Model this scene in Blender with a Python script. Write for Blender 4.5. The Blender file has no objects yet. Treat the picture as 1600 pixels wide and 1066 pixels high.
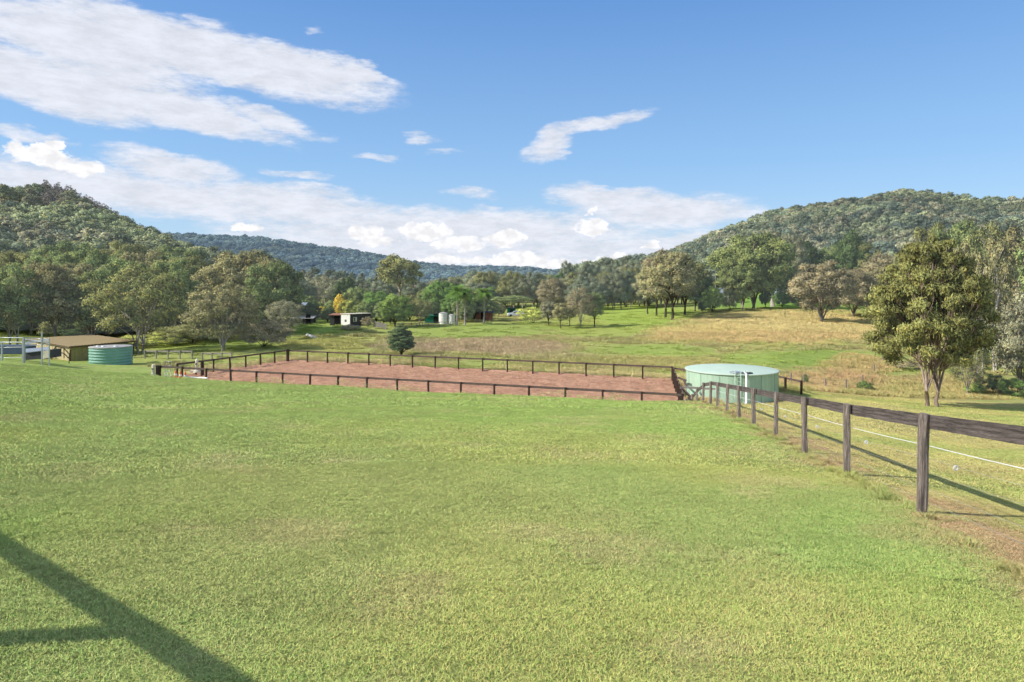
import bpy, math, random
import numpy as np
from math import pi, radians, sin, cos, atan2, hypot
from mathutils import Vector, Matrix

R = random.Random(7)
C = bpy.context.scene.collection
F, PX0, HY, CZ = 1067.0, 800.0, 445.0, 1.85      # focal length in photo pixels, centre column, horizon row, eye height

# ------------------------------------------------------------------ helpers
def P(px, py, d):
    """world point seen at photo pixel (px,py) at forward distance d"""
    return Vector(((px-PX0)/F*d, d, CZ-(py-HY)/F*d))
def X(px, d): return (px-PX0)/F*d

def tag(o, label=None, cat=None, group=None, kind=None):
    if label: o['label'] = label
    if cat: o['category'] = cat
    if group: o['group'] = group
    if kind: o['kind'] = kind
    return o
def empty(name, loc, label=None, cat=None, group=None, rz=0):
    o = bpy.data.objects.new(name, None); C.objects.link(o); o.location = loc; o.rotation_euler.z = rz
    o.empty_display_size = .3
    return tag(o, label, cat, group)
def npmesh(name, v, f, mat, smooth=False):
    v = np.asarray(v, dtype=np.float32); f = np.asarray(f, dtype=np.int32)
    m = bpy.data.meshes.new(name)
    n, k = f.shape
    m.vertices.add(len(v)); m.vertices.foreach_set('co', v.ravel())
    m.loops.add(n*k); m.loops.foreach_set('vertex_index', f.ravel())
    m.polygons.add(n); m.polygons.foreach_set('loop_start', np.arange(0, n*k, k, dtype=np.int32))
    m.polygons.foreach_set('loop_total', np.full(n, k, dtype=np.int32))
    m.polygons.foreach_set('use_smooth', np.full(n, smooth))
    m.update(calc_edges=True)
    if mat: m.materials.append(mat)
    return m
def obj(name, mesh, parent=None, loc=(0,0,0), rot=(0,0,0)):
    o = bpy.data.objects.new(name, mesh); C.objects.link(o)
    o.location = loc; o.rotation_euler = rot
    if parent: o.parent = parent
    return o
class MB:
    """collects boxes, tubes, lathes; build() links them as one mesh object"""
    def __init__(s): s.v = []; s.f = []; s.sm = []
    def add(s, vs, fs, sm=False):
        b = len(s.v); s.v += [tuple(p) for p in vs]; s.f += [tuple(b+i for i in f) for f in fs]; s.sm += [sm]*len(fs); return s
    def box(s, c, size, rz=0, M=None, j=0):
        sx, sy, sz = [k/2 for k in size]
        vs = []
        for (a, b, d) in ((-1,-1,-1),(1,-1,-1),(1,1,-1),(-1,1,-1),(-1,-1,1),(1,-1,1),(1,1,1),(-1,1,1)):
            p = Vector((a*sx+R.uniform(-j,j), b*sy+R.uniform(-j,j), d*sz+R.uniform(-j,j)))
            if rz: p = Matrix.Rotation(rz, 3, 'Z') @ p
            if M: p = M @ p
            vs.append(p+Vector(c))
        return s.add(vs, [(0,3,2,1),(4,5,6,7),(0,1,5,4),(1,2,6,5),(2,3,7,6),(3,0,4,7)])
    def bar(s, a, b, w, h):
        a = Vector(a); b = Vector(b); d = (b-a); L = d.length; q = d.to_track_quat('X', 'Z').to_matrix()
        return s.box((a+b)/2, (L, w, h), M=q)
    def tube(s, pts, rad, n=8, cap=True):
        pts = [Vector(p) for p in pts]; rad = rad if isinstance(rad, (list, tuple)) else [rad]*len(pts)
        vs = []; fs = []
        for i, p in enumerate(pts):
            d = (pts[min(i+1, len(pts)-1)]-pts[max(i-1, 0)]).normalized()
            up = Vector((0,0,1)) if abs(d.z) < .9 else Vector((1,0,0))
            a = d.cross(up).normalized(); b = a.cross(d)
            for k in range(n):
                t = 2*pi*k/n; vs.append(p+(a*cos(t)+b*sin(t))*rad[i])
        for i in range(len(pts)-1):
            for k in range(n):
                k2 = (k+1) % n; fs.append((i*n+k, i*n+k2, (i+1)*n+k2, (i+1)*n+k))
        s.add(vs, fs, True)
        if cap:
            b = len(s.v)-len(vs)
            s.f += [tuple(b+k for k in range(n)), tuple(b+(len(pts)-1)*n+k for k in reversed(range(n)))]; s.sm += [False]*2
        return s
    def lathe(s, prof, n=48, c=(0,0,0), cap=False, sm=True):
        vs = [(c[0]+r*cos(2*pi*k/n), c[1]+r*sin(2*pi*k/n), c[2]+z) for (r, z) in prof for k in range(n)]
        fs = [(i*n+k, i*n+(k+1)%n, (i+1)*n+(k+1)%n, (i+1)*n+k) for i in range(len(prof)-1) for k in range(n)]
        s.add(vs, fs, sm)
        if cap:
            b = len(s.v)-len(vs)
            s.f.append(tuple(b+(len(prof)-1)*n+k for k in range(n))); s.sm.append(False)
        return s
    def build(s, name, mat, parent=None, loc=(0,0,0), rz=0, bevel=0, link=True):
        m = bpy.data.meshes.new(name); m.from_pydata(s.v, [], s.f)
        m.polygons.foreach_set('use_smooth', s.sm)
        if mat: m.materials.append(mat)
        m.update()
        o = obj(name, m, parent, loc, (0,0,rz))
        if bevel:
            b = o.modifiers.new('bevel', 'BEVEL'); b.width = bevel; b.segments = 2; b.limit_method = 'ANGLE'
        return o

# value noise in numpy
_rs = np.random.RandomState(3); _T = _rs.rand(256, 256)
def vnoise(x, y):
    x = np.asarray(x, float); y = np.asarray(y, float)
    xi = np.floor(x).astype(int); yi = np.floor(y).astype(int); fx = x-xi; fy = y-yi
    fx = fx*fx*(3-2*fx); fy = fy*fy*(3-2*fy)
    g = lambda a, b: _T[a & 255, b & 255]
    return (g(xi,yi)*(1-fx)+g(xi+1,yi)*fx)*(1-fy)+(g(xi,yi+1)*(1-fx)+g(xi+1,yi+1)*fx)*fy
def fbm(x, y, o=4):
    s = 0; a = .5; t = 0
    for k in range(o):
        s = s+a*vnoise(x*2**k+17.3*k, y*2**k+5.1*k); t += a; a *= .5
    return s/t
def sstep(a, b, x):
    t = np.clip((x-a)/(b-a), 0, 1); return t*t*(3-2*t)

# ------------------------------------------------------------------ terrain height
COLS = [
 (-900, [(0,-1.85),(10,-2.7),(30,-4.0),(57,-5.5),(100,-7.0),(200,-4),(6000,-2)]),
 (0,    [(0,-1.85),(10,-2.95),(30,-4.6),(57,-6.25),(70,-7.3),(80,-8.7),(100,-8.6),(130,-7.4),(200,-2),(300,3),(6000,5)]),
 (110,  [(0,-1.85),(10,-2.98),(30,-4.95),(57,-7.05),(69,-7.8),(78,-9.0),(100,-9.0),(130,-8),(200,-3),(300,2),(6000,5)]),
 (172,  [(0,-1.85),(10,-3.0),(30,-5.1),(50,-6.85),(70,-8.27),(78,-8.9),(100,-8.9),(130,-8.2),(200,-3),(300,2),(6000,5)]),
 (340,  [(0,-1.85),(10,-3.03),(30,-5.15),(55,-7.62),(58,-8.1),(75,-8.4),(100,-8.4),(130,-8.2),(200,-5),(300,0),(6000,0)]),
 (520,  [(0,-1.85),(10,-3.03),(30,-5.25),(52,-7.62),(54,-8.2),(75,-8.2),(110,-8.2),(150,-7.8),(300,-7),(600,-5),(6000,0)]),
 (700,  [(0,-1.85),(10,-3.03),(30,-5.3),(47.5,-7.50),(50,-8.2),(68,-8.25),(100,-8.3),(150,-8.3),(300,-8),(600,-6),(6000,0)]),
 (900,  [(0,-1.85),(10,-3.03),(30,-5.4),(44.5,-7.34),(47,-8.2),(62,-8.25),(90,-8.1),(120,-8.2),(160,-8.2),(230,-8.2),(340,-8),(600,-5.6),(6000,0)]),
 (1060, [(0,-1.85),(10,-3.03),(25,-4.8),(37,-6.3),(42,-7.2),(45,-8.2),(60,-8.3),(75,-8.4),(100,-8.0),(135,-7.4),(180,-7.25),(250,-7.0),(350,-6.6),(600,-2.8),(6000,0)]),
 (1110, [(0,-1.85),(10,-3.03),(20,-4.2),(30,-5.45),(38,-6.45),(41,-7.4),(45,-8.3),(60,-8.4),(80,-8.3),(105,-8.0),(135,-7.6),(165,-7.0),(200,-6.6),(260,-6),(400,-4),(6000,5)]),
 (1200, [(0,-1.85),(8,-2.82),(19,-4.15),(30,-5.6),(38,-6.9),(45,-8.2),(56,-8.5),(65,-8.5),(80,-8.2),(100,-8.15),(130,-7.7),(150,-7.2),(160,-6.6),(190,-6.1),(260,-4.9),(400,-1.9),(6000,5)]),
 (1330, [(0,-1.85),(12,-3.33),(25,-5.2),(38,-6.8),(45,-7.8),(55,-8.9),(62,-10.0),(70,-9.9),(90,-9.6),(110,-9.2),(140,-7.9),(170,-6.85),(220,-5.8),(350,-3.3),(500,2),(6000,5)]),
 (1455, [(0,-1.85),(8.8,-2.93),(20,-4.8),(35,-6.95),(48,-8.64),(56,-9.5),(64,-10.6),(75,-10.2),(90,-9.7),(120,-9.0),(150,-8.4),(200,-6.6),(300,-4.8),(500,2),(6000,5)]),
 (1600, [(0,-1.85),(8,-2.95),(20,-4.9),(35,-7.1),(48,-8.9),(60,-10.2),(68,-11.2),(90,-11),(150,-10),(250,-5.9),(450,0),(6000,5)]),
 (2500, [(0,-1.85),(8,-3.1),(20,-5.2),(48,-9.5),(90,-11),(150,-9),(250,-5),(6000,5)]),
]
_ct = np.array([(c[0]-PX0)/F for c in COLS])
ARENA = [(-30.4,58.8),(10.9,43.7),(13.7,58.4),(-24.0,73.2)]     # front-left, front-right, rear-right, rear-left
AZ = -8.2
def arena_dist(x, y):
    d = np.full(np.shape(x), -1e9)
    for i in range(4):
        (ax, ay), (bx, by) = ARENA[i], ARENA[(i+1) % 4]
        L = hypot(bx-ax, by-ay); nx, ny = (by-ay)/L, -(bx-ax)/L
        d = np.maximum(d, (x-ax)*nx+(y-ay)*ny)
    return d
def graw(x, y):
    az = np.arctan2(x, y); r = np.hypot(x, y); A = radians(58)
    azc = np.clip(az, -A, A); t = np.tan(azc); d = r*np.cos(azc)
    zs = np.stack([np.interp(d, [p[0] for p in c[1]], [p[1] for p in c[1]]) for c in COLS])
    t = np.clip(t, _ct[0], _ct[-1]); i = np.clip(np.searchsorted(_ct, t)-1, 0, len(_ct)-2)
    w = (t-_ct[i])/(_ct[i+1]-_ct[i]); w = w*w*(3-2*w)*.5+w*.5
    z = np.take_along_axis(zs, i[None], 0)[0]*(1-w)+np.take_along_axis(zs, i[None]+1, 0)[0]*w
    b = sstep(radians(75), radians(120), np.abs(az))
    return z*(1-b)+(-1.85)*b
def G(x, y):
    """ground height (world z)"""
    x = np.atleast_1d(np.asarray(x, float)); y = np.atleast_1d(np.asarray(y, float))
    r = np.hypot(x, y); s = .035*r+.05
    z = 0
    for (a, b, w) in ((0,0,.3),(1,0,.15),(-1,0,.15),(0,1,.2),(0,-1,.2)):
        z = z+w*graw(x+a*s*1.3, y+b*s)
    und = (fbm(x*.13+9, y*.13+4, 3)-.5)*.22*sstep(8, 30, r)+(fbm(x*.02+9, y*.03, 3)-.5)*1.4*sstep(75, 160, r)
    z = z+und
    m = 1-sstep(.55, 1.9, arena_dist(x, y))
    z = z*(1-m)+(AZ-.03)*m
    tk = 1-sstep(3.6, 5.2, np.hypot(x-16.7, y-52.0)); z = z*(1-tk)+(-8.45)*tk
    return z+CZ
def g(x, y): return float(G(x, y)[0])
def PG(px, d):
    x = X(px, d); return Vector((x, d, g(x, d)))

# ------------------------------------------------------------------ ground colours (linear albedo), by place
def L3(r, g_, b):
    f = lambda c: (c/255/12.92 if c/255 <= .04045 else ((c/255+.055)/1.055)**2.4)
    return np.array([f(r), f(g_), f(b)])
GK = 1.0
def gcol(x, y):
    x = np.asarray(x, float); y = np.asarray(y, float); z = G(x, y)
    d = np.maximum(y, 1.0); px = PX0+F*x/d; py = HY-(z-CZ)/d*F
    n1 = fbm(x*.25, y*.25); n2 = fbm(x*.9+30, y*.9+11); n3 = fbm(x*.06+3, y*.045+7, 4)
    def mix(c, col, w): w = np.clip(w, 0, 1)[..., None]; return c*(1-w)+col*w
    def blob(cx, cy, rx, ry, nz=.35):
        q = ((px-cx)/rx)**2+((py-cy)/ry)**2
        return 1-sstep(.55, 1.25, q+(n1-.5)*nz*3+(n2-.5)*nz)
    c = np.ones(x.shape+(3,))*L3(152,164,96)
    # lawn
    c = mix(c, L3(170,172,98), sstep(.42,.66,n1)*.75)
    c = mix(c, L3(140,162,84), sstep(.48,.70,fbm(x*.16+50, y*.16+8))*.9)
    c = mix(c, L3(152,171,94), sstep(720,640,py)*.7)
    c = mix(c, L3(124,158,80), blob(1500,860,260,120)*.3)
    c = mix(c, L3(168,166,102), blob(520,840,420,120)*.35)
    c = mix(c, L3(178,164,116), sstep(.58,.74,n2)*.45)
    # right paddock, past the boundary fence
    fx = np.interp(y, FD, FX)
    pr = sstep(-.1,.6, x-fx)*(y < 62)
    c = mix(c, L3(174,164,106), pr*1.0)
    c = mix(c, L3(182,176,108), pr*sstep(.45,.65,n1)*.8)
    c = mix(c, L3(146,158,88), pr*sstep(.5,.68,fbm(x*.3+80,y*.3))*.7)
    strip = np.exp(-((x-fx-.45)/.6)**2)*sstep(44, 36, y)
    c = mix(c, L3(172,146,108), strip*(.45+1.0*sstep(.35,.6,n2)))
    # beyond the arena
    far = sstep(-.5, 1.5, np.where(y > 44, y-np.interp(px, [-400,0,172,340,700,1060,1120,1200,1330,1455,1600,2500],[66,68,72,58,49,44,45,46,52,56,60,60]), -9))
    b = np.ones(x.shape+(3,))*L3(152,160,90)
    b = mix(b, L3(166,166,98), sstep(.42,.62,n3)*.7)
    b = mix(b, L3(142,158,80), sstep(.5,.7,fbm(x*.08+20,y*.05+9))*.8)
    b = mix(b, L3(166,148,112), sstep(.56,.72,fbm(x*.12+61,y*.22+33))*.55)
    b = mix(b, L3(176,152,122), blob(770,543,130,15)*.85)
    b = mix(b, L3(172,150,122), blob(640,540,60,14)*.55)
    b = mix(b, L3(176,160,120), blob(860,557,70,7)*.7)
    b = mix(b, L3(170,156,104), blob(1000,570,220,12)*.6)
    b = mix(b, L3(172,168,98), blob(500,545,70,20)*.7)
    b = mix(b, L3(136,162,76), blob(480,515,60,9)*.8)
    b = mix(b, L3(146,162,84), blob(730,518,130,12)*.8)
    b = mix(b, L3(160,168,88), blob(960,500,110,30)*.6)
    b = mix(b, L3(148,176,74), blob(1010,492,90,16)*.5)
    b = mix(b, L3(192,174,118), blob(1230,512,175,27)*1.0)
    b = mix(b, L3(198,178,118), blob(1110,522,110,14)*.9)
    b = mix(b, L3(188,162,112), blob(1180,528,190,9)*.7)
    b = mix(b, L3(142,164,80), blob(1270,562,150,14)*.7)
    b = mix(b, L3(140,162,78), blob(1040,548,90,9)*.6)
    b = mix(b, L3(186,156,114), blob(1290,598,95,16)*.8)
    b = mix(b, L3(182,150,110), blob(1340,575,60,22)*.7)
    b = mix(b, L3(170,150,104), blob(1450,610,150,24)*.7)
    b = mix(b, L3(120,160,74), sstep(488,476,py)*sstep(1060,1120,px)*.8)
    b = mix(b, L3(150,160,96), blob(300,545,140,16)*.5)
    b = mix(b, L3(150,168,70), blob(330,540,90,10)*.5)
    ad = arena_dist(x, y)
    b = mix(b, L3(192,176,122), (1-sstep(2.5,5,ad))*sstep(.3,.9,ad)*.95*sstep(.25,.5,n1))
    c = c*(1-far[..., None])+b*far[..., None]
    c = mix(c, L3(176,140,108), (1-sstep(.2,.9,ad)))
    tk = 1-sstep(3.6,6.0,np.hypot(x-16.7,y-52.0)); c = mix(c, L3(176,150,112), tk*.7)
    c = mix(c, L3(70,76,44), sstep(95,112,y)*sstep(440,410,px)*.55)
    return c*GK

# right boundary fence line
FPX = [1686,1440,1323,1257,1212,1178,1155,1136,1121,1110,1099,1089,1081]
FD  = [5.6,8.8,12.0,15.2,18.4,21.6,24.8,28,31.2,34.4,37.6,40.8,44.0]
FX  = [X(p, d) for p, d in zip(FPX, FD)]

# ------------------------------------------------------------------ materials
def newmat(name):
    m = bpy.data.materials.new(name); m.use_nodes = True; nt = m.node_tree; nt.nodes.clear(); return m, nt
class NT:
    def __init__(s, nt): s.nt = nt
    def n(s, t, **k):
        o = s.nt.nodes.new(t)
        for a, v in k.items():
            if a.startswith('i_'): o.inputs[a[2:].replace('_', ' ')].default_value = v
            else: setattr(o, a, v)
        return o
    def l(s, a, b): s.nt.links.new(a, b)
    def val(s, sock, v):
        if hasattr(v, 'node'): s.l(v, sock)
        else: sock.default_value = v
    def m(s, op, a, b=0, c=0, clamp=False):
        o = s.n('ShaderNodeMath', operation=op, use_clamp=clamp)
        for i, v in enumerate((a, b, c)): s.val(o.inputs[i], v)
        return o.outputs[0]
    def vm(s, op, a, b=(0,0,0)):
        o = s.n('ShaderNodeVectorMath', operation=op); s.val(o.inputs[0], a)
        if op == 'SCALE': s.val(o.inputs['Scale'], b)
        else: s.val(o.inputs[1], b)
        return o.outputs[0]
    def mix(s, f, a, b, mode='MIX'):
        o = s.n('ShaderNodeMix', data_type='RGBA', blend_type=mode); s.val(o.inputs[0], f); s.val(o.inputs[6], a); s.val(o.inputs[7], b); return o.outputs[2]
    def noise(s, vec, scale, detail=4, rough=.6, out='Fac'):
        o = s.n('ShaderNodeTexNoise'); s.l(vec, o.inputs['Vector']); o.inputs['Scale'].default_value = scale
        o.inputs['Detail'].default_value = detail; o.inputs['Roughness'].default_value = rough; return o.outputs[out]
    def ramp(s, f, a, b, lo=0., hi=1.):
        o = s.n('ShaderNodeMapRange', interpolation_type='SMOOTHSTEP'); s.val(o.inputs[0], f)
        for i, v in zip((1,2,3,4), (a, b, lo, hi)): o.inputs[i].default_value = v
        return o.outputs[0]
def c4(c): return (float(c[0]), float(c[1]), float(c[2]), 1)
def simple(name, col, rough=.8, var=.25, scale=4, spec=.2, metal=0, stretch=(1,1,1), bump=.0, col2=None):
    m, nt = newmat(name); t = NT(nt)
    tc = t.n('ShaderNodeTexCoord').outputs['Object']; v = t.vm('MULTIPLY', tc, stretch)
    n = t.noise(v, scale, 5, .65); n2 = t.noise(v, scale*7, 3, .6)
    f = t.m('ADD', t.m('MULTIPLY', n, .65), t.m('MULTIPLY', n2, .35)); f = t.ramp(f, .32, .68)
    a = tuple(k*(1-var) for k in col); b = tuple(k*(1+var) for k in (col2 or col))
    cc = t.mix(f, c4(a), c4(b))
    p = t.n('ShaderNodeBsdfPrincipled'); t.l(cc, p.inputs['Base Color']); p.inputs['Roughness'].default_value = rough
    p.inputs['Specular IOR Level'].default_value = spec; p.inputs['Metallic'].default_value = metal
    if bump:
        bm = t.n('ShaderNodeBump'); bm.inputs['Strength'].default_value = bump; bm.inputs['Distance'].default_value = .02
        t.l(f, bm.inputs['Height']); t.l(bm.outputs[0], p.inputs['Normal'])
    o = t.n('ShaderNodeOutputMaterial'); t.l(p.outputs[0], o.inputs[0]); return m
def leafmat(name, inst=False, trans=.33):
    m, nt = newmat(name); t = NT(nt)
    if inst: oc = t.n('ShaderNodeAttribute', attribute_type='INSTANCER', attribute_name='col').outputs['Color']
    else: oc = t.n('ShaderNodeObjectInfo').outputs['Color']
    tv = t.n('ShaderNodeAttribute', attribute_name='tint').outputs['Color']
    c = t.mix(1., oc, tv, 'MULTIPLY')
    vt = t.n('ShaderNodeVectorTransform', vector_type='NORMAL', convert_from='OBJECT', convert_to='WORLD'); t.l(t.n('ShaderNodeAttribute', attribute_name='nrm').outputs['Vector'], vt.inputs[0])
    nn_ = t.vm('NORMALIZE', vt.outputs[0])
    df = t.n('ShaderNodeBsdfDiffuse'); t.l(c, df.inputs[0]); t.l(nn_, df.inputs['Normal'])
    tr = t.n('ShaderNodeBsdfTranslucent'); t.l(t.mix(1., c, (1.1,1.15,.55,1), 'MULTIPLY'), tr.inputs[0]); t.l(nn_, tr.inputs['Normal'])
    mx = t.n('ShaderNodeMixShader'); mx.inputs[0].default_value = trans; t.l(df.outputs[0], mx.inputs[1]); t.l(tr.outputs[0], mx.inputs[2])
    out = mx.outputs[0]
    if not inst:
        em = t.n('ShaderNodeEmission'); em.inputs[0].default_value = (.74,.90,1.0,1); t.l(t.n('ShaderNodeObjectInfo').outputs['Alpha'], em.inputs[1])  # leaf glow added for distance haze, strength from object alpha
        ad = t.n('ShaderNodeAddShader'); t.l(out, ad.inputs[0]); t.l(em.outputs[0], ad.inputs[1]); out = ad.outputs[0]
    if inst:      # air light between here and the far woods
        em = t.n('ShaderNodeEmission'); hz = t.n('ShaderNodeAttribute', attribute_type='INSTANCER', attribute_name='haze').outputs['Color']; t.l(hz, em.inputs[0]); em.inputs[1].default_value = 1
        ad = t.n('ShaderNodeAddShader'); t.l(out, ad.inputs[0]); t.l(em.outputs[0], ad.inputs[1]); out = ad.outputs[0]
    o = t.n('ShaderNodeOutputMaterial'); t.l(out, o.inputs[0]); return m
M = {}
M['leaf'] = leafmat('leaf'); M['leafi'] = leafmat('forest_leaf', True)
M['bark'] = simple('bark', (.24,.20,.16), .9, .45, 3, stretch=(1,1,.25), col2=(.36,.32,.27))
M['bark_red'] = simple('bark_red', (.26,.17,.125), .9, .45, 2.5, stretch=(1,1,.25), col2=(.33,.26,.21))
M['bark_dark'] = simple('bark_dark', (.10,.08,.065), .9, .5, 3, stretch=(1,1,.25))
M['bark_pale'] = simple('bark_pale', (.36,.32,.27), .85, .3, 2, stretch=(1,1,.4), col2=(.46,.42,.38))
M['post_wood'] = simple('weathered_post', (.20,.155,.13), .95, .55, 5, stretch=(5,5,.35), bump=.9, col2=(.34,.28,.24))
M['rail_wood'] = simple('weathered_rail', (.10,.080,.070), .95, .5, 5, stretch=(.3,6,6), bump=.8, col2=(.15,.122,.112))
M['dark_wood'] = simple('dark_stained_wood', (.055,.038,.030), .85, .4, 4, stretch=(2,2,.5), bump=.3)
M['dark_rail'] = simple('dark_stained_rail', (.13,.095,.078), .85, .4, 4, stretch=(.3,4,4), bump=.3)
M['grey_wood'] = simple('grey_wood', (.30,.27,.24), .9, .3, 4, stretch=(2,2,.5))
M['white'] = simple('white_paint', (.80,.79,.76), .6, .08, 3)
M['cream'] = simple('cream_paint', (.72,.66,.5), .7, .25, 3)
M['orange'] = simple('orange_plastic', (.80,.16,.06), .5, .1, 3)
M['steel'] = simple('galvanised_steel', (.42,.45,.47), .45, .2, 3, spec=.5, metal=.4)
M['tank'] = simple('tank_green', (.40,.56,.41), .6, .13, 2.2, spec=.3, stretch=(1.6,1.6,.12))
M['tank_roof'] = simple('tank_roof', (.52,.64,.52), .8, .06, .7, spec=.05)
M['corr'] = simple('corrugated_green', (.19,.37,.30), .5, .10, 1.2, spec=.35)
M['khaki'] = simple('khaki_sheet', (.44,.38,.22), .6, .08, 1.5)
M['khaki_wall'] = simple('khaki_wall', (.50,.42,.24), .7, .12, 2)
M['roof_tan'] = simple('tan_roof', (.33,.26,.14), .6, .08, .5)
M['brown_trim'] = simple('brown_trim', (.12,.08,.05), .7, .2, 3)
M['concrete'] = simple('concrete', (.4,.39,.36), .9, .15, 2)
M['rust'] = simple('rust_sheet', (.26,.12,.08), .8, .4, 1.2, col2=(.35,.17,.11))
M['darkgrey'] = simple('dark_sheet', (.07,.07,.075), .7, .3, 2)
M['black'] = simple('dark_opening', (.012,.012,.012), .9, .2, 2)
M['bluegrey'] = simple('bluegrey_roof', (.28,.32,.36), .6, .15, 1)
M['greencloth'] = simple('green_shadecloth', (.02,.14,.09), .9, .2, 2)
M['glass'] = simple('window_glass', (.10,.13,.15), .15, .2, 1, spec=.6)
M['pink'] = simple('red_tile_roof', (.45,.16,.10), .8, .2, 2)
M['carpaint'] = simple('white_car_paint', (.75,.78,.82), .3, .04, 1, spec=.5)
M['rubber'] = simple('rubber', (.02,.02,.02), .9, .2, 2)
M['hillg'] = simple('hill_soil', (.10,.115,.055), .95, .4, .03)
M['hillfar'] = simple('far_ridge_haze', (.12,.17,.24), .95, .25, .01)  # distance haze put into the base colour as blue

def ground_mat():
    m, nt = newmat('ground'); t = NT(nt)
    pos = t.n('ShaderNodeNewGeometry').outputs['Position']
    c = t.n('ShaderNodeAttribute', attribute_name='col').outputs['Color']
    n1 = t.noise(pos, 2.2, 6, .75); n2 = t.noise(pos, 38, 5, .8); n3 = t.noise(pos, .55, 5, .7)
    k = t.m('ADD', t.m('ADD', t.ramp(n1, .3,.7,-.16,.16), t.ramp(n2,.3,.7,-.26,.26)), t.ramp(n3,.3,.7,-.12,.12))
    k = t.m('ADD', k, 1.05)
    cc = t.vm('SCALE', c, k)
    dry = t.ramp(t.noise(pos, 9, 5, .8), .55, .72)
    cc = t.mix(t.m('MULTIPLY', dry, .35), cc, c4(L3(178,160,112)*GK))
    p = t.n('ShaderNodeBsdfPrincipled'); t.l(cc, p.inputs['Base Color']); p.inputs['Roughness'].default_value = 1; p.inputs['Specular IOR Level'].default_value = 0
    b = t.n('ShaderNodeBump'); b.inputs['Strength'].default_value = .75; b.inputs['Distance'].default_value = .06
    t.l(t.m('ADD', n1, t.m('MULTIPLY', n2, .5)), b.inputs['Height']); t.l(b.outputs[0], p.inputs['Normal'])
    o = t.n('ShaderNodeOutputMaterial'); t.l(p.outputs[0], o.inputs[0]); return m
def grass_mat(name):
    m, nt = newmat(name); t = NT(nt)
    c = t.n('ShaderNodeAttribute', attribute_type='INSTANCER', attribute_name='col').outputs['Color']
    tv = t.n('ShaderNodeAttribute', attribute_name='tint').outputs['Color']
    c = t.mix(1., c, tv, 'MULTIPLY'); c = t.vm('SCALE', c, 1.75)
    gn = t.n('ShaderNodeNewGeometry').outputs['True Normal']
    nn_ = t.vm('NORMALIZE', t.vm('ADD', t.vm('SCALE', gn, .45), (0,0,1)))
    df = t.n('ShaderNodeBsdfDiffuse'); t.l(c, df.inputs[0]); t.l(nn_, df.inputs['Normal'])
    o = t.n('ShaderNodeOutputMaterial'); t.l(df.outputs[0], o.inputs[0]); return m
def sand_mat():
    m, nt = newmat('arena_sand'); t = NT(nt)
    pos = t.n('ShaderNodeNewGeometry').outputs['Position']
    n1 = t.noise(pos, .5, 6, .7); n2 = t.noise(pos, 7, 6, .8)
    v = t.vm('MULTIPLY', pos, (.5, 3.2, 1)); n3 = t.noise(v, 1.1, 4, .6)
    f = t.m('ADD', t.m('MULTIPLY', n1, .3), t.m('ADD', t.m('MULTIPLY', n2, .4), t.m('MULTIPLY', n3, .3)))
    c = t.mix(t.ramp(f, .36, .64), c4(L3(160,118,94)*.98), c4(L3(212,168,138)*.98))
    p = t.n('ShaderNodeBsdfPrincipled'); t.l(c, p.inputs['Base Color']); p.inputs['Roughness'].default_value = 1; p.inputs['Specular IOR Level'].default_value = 0
    b = t.n('ShaderNodeBump'); b.inputs['Strength'].default_value = .9; b.inputs['Distance'].default_value = .09
    t.l(t.m('ADD', n2, n3), b.inputs['Height']); t.l(b.outputs[0], p.inputs['Normal'])
    o = t.n('ShaderNodeOutputMaterial'); t.l(p.outputs[0], o.inputs[0]); return m
M['ground'] = ground_mat(); M['grass'] = grass_mat('grass_blades'); M['sand'] = sand_mat()

# ------------------------------------------------------------------ terrain mesh
def setcol(mesh, cols, name='col'):
    a = mesh.color_attributes.new(name, 'FLOAT_COLOR', 'POINT')
    c = np.ones((len(mesh.vertices), 4), np.float32); c[:, :3] = cols; a.data.foreach_set('color', c.ravel())
def setnrm(mesh, nn):
    a = mesh.attributes.new('nrm', 'FLOAT_VECTOR', 'POINT'); a.data.foreach_set('vector', np.asarray(nn, np.float32).ravel())
azs = np.concatenate([np.radians(np.linspace(-180,-60,40)[:-1]), np.radians(np.linspace(-60,60,420)), np.radians(np.linspace(60,180,40)[1:-1])])
rs = np.concatenate([[.4,1.2], np.geomspace(2.2, 500, 430), np.geomspace(530, 9000, 24)])
A_, R_ = np.meshgrid(azs, rs); gx = (R_*np.sin(A_)).ravel(); gy = (R_*np.cos(A_)).ravel(); gz = G(gx, gy)
na = len(azs); nr = len(rs)
i, j = np.meshgrid(np.arange(nr-1), np.arange(na), indexing='ij'); i = i.ravel(); j = j.ravel(); j2 = (j+1) % na
fc = np.stack([i*na+j, (i+1)*na+j, (i+1)*na+j2, i*na+j2], 1)[:, ::-1]
V = np.stack([gx, gy, gz], 1)
tm = npmesh('ground', V, fc, M['ground'], True); setcol(tm, gcol(gx, gy))
tag(obj('ground', tm), kind='structure')
# the small disc under the photographer
mb = MB(); mb.lathe([(.001,0),(.42,0)], 24, (0,0,g(0,.4)-.01)); tag(mb.build('path', M['concrete']), kind='structure')

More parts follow.
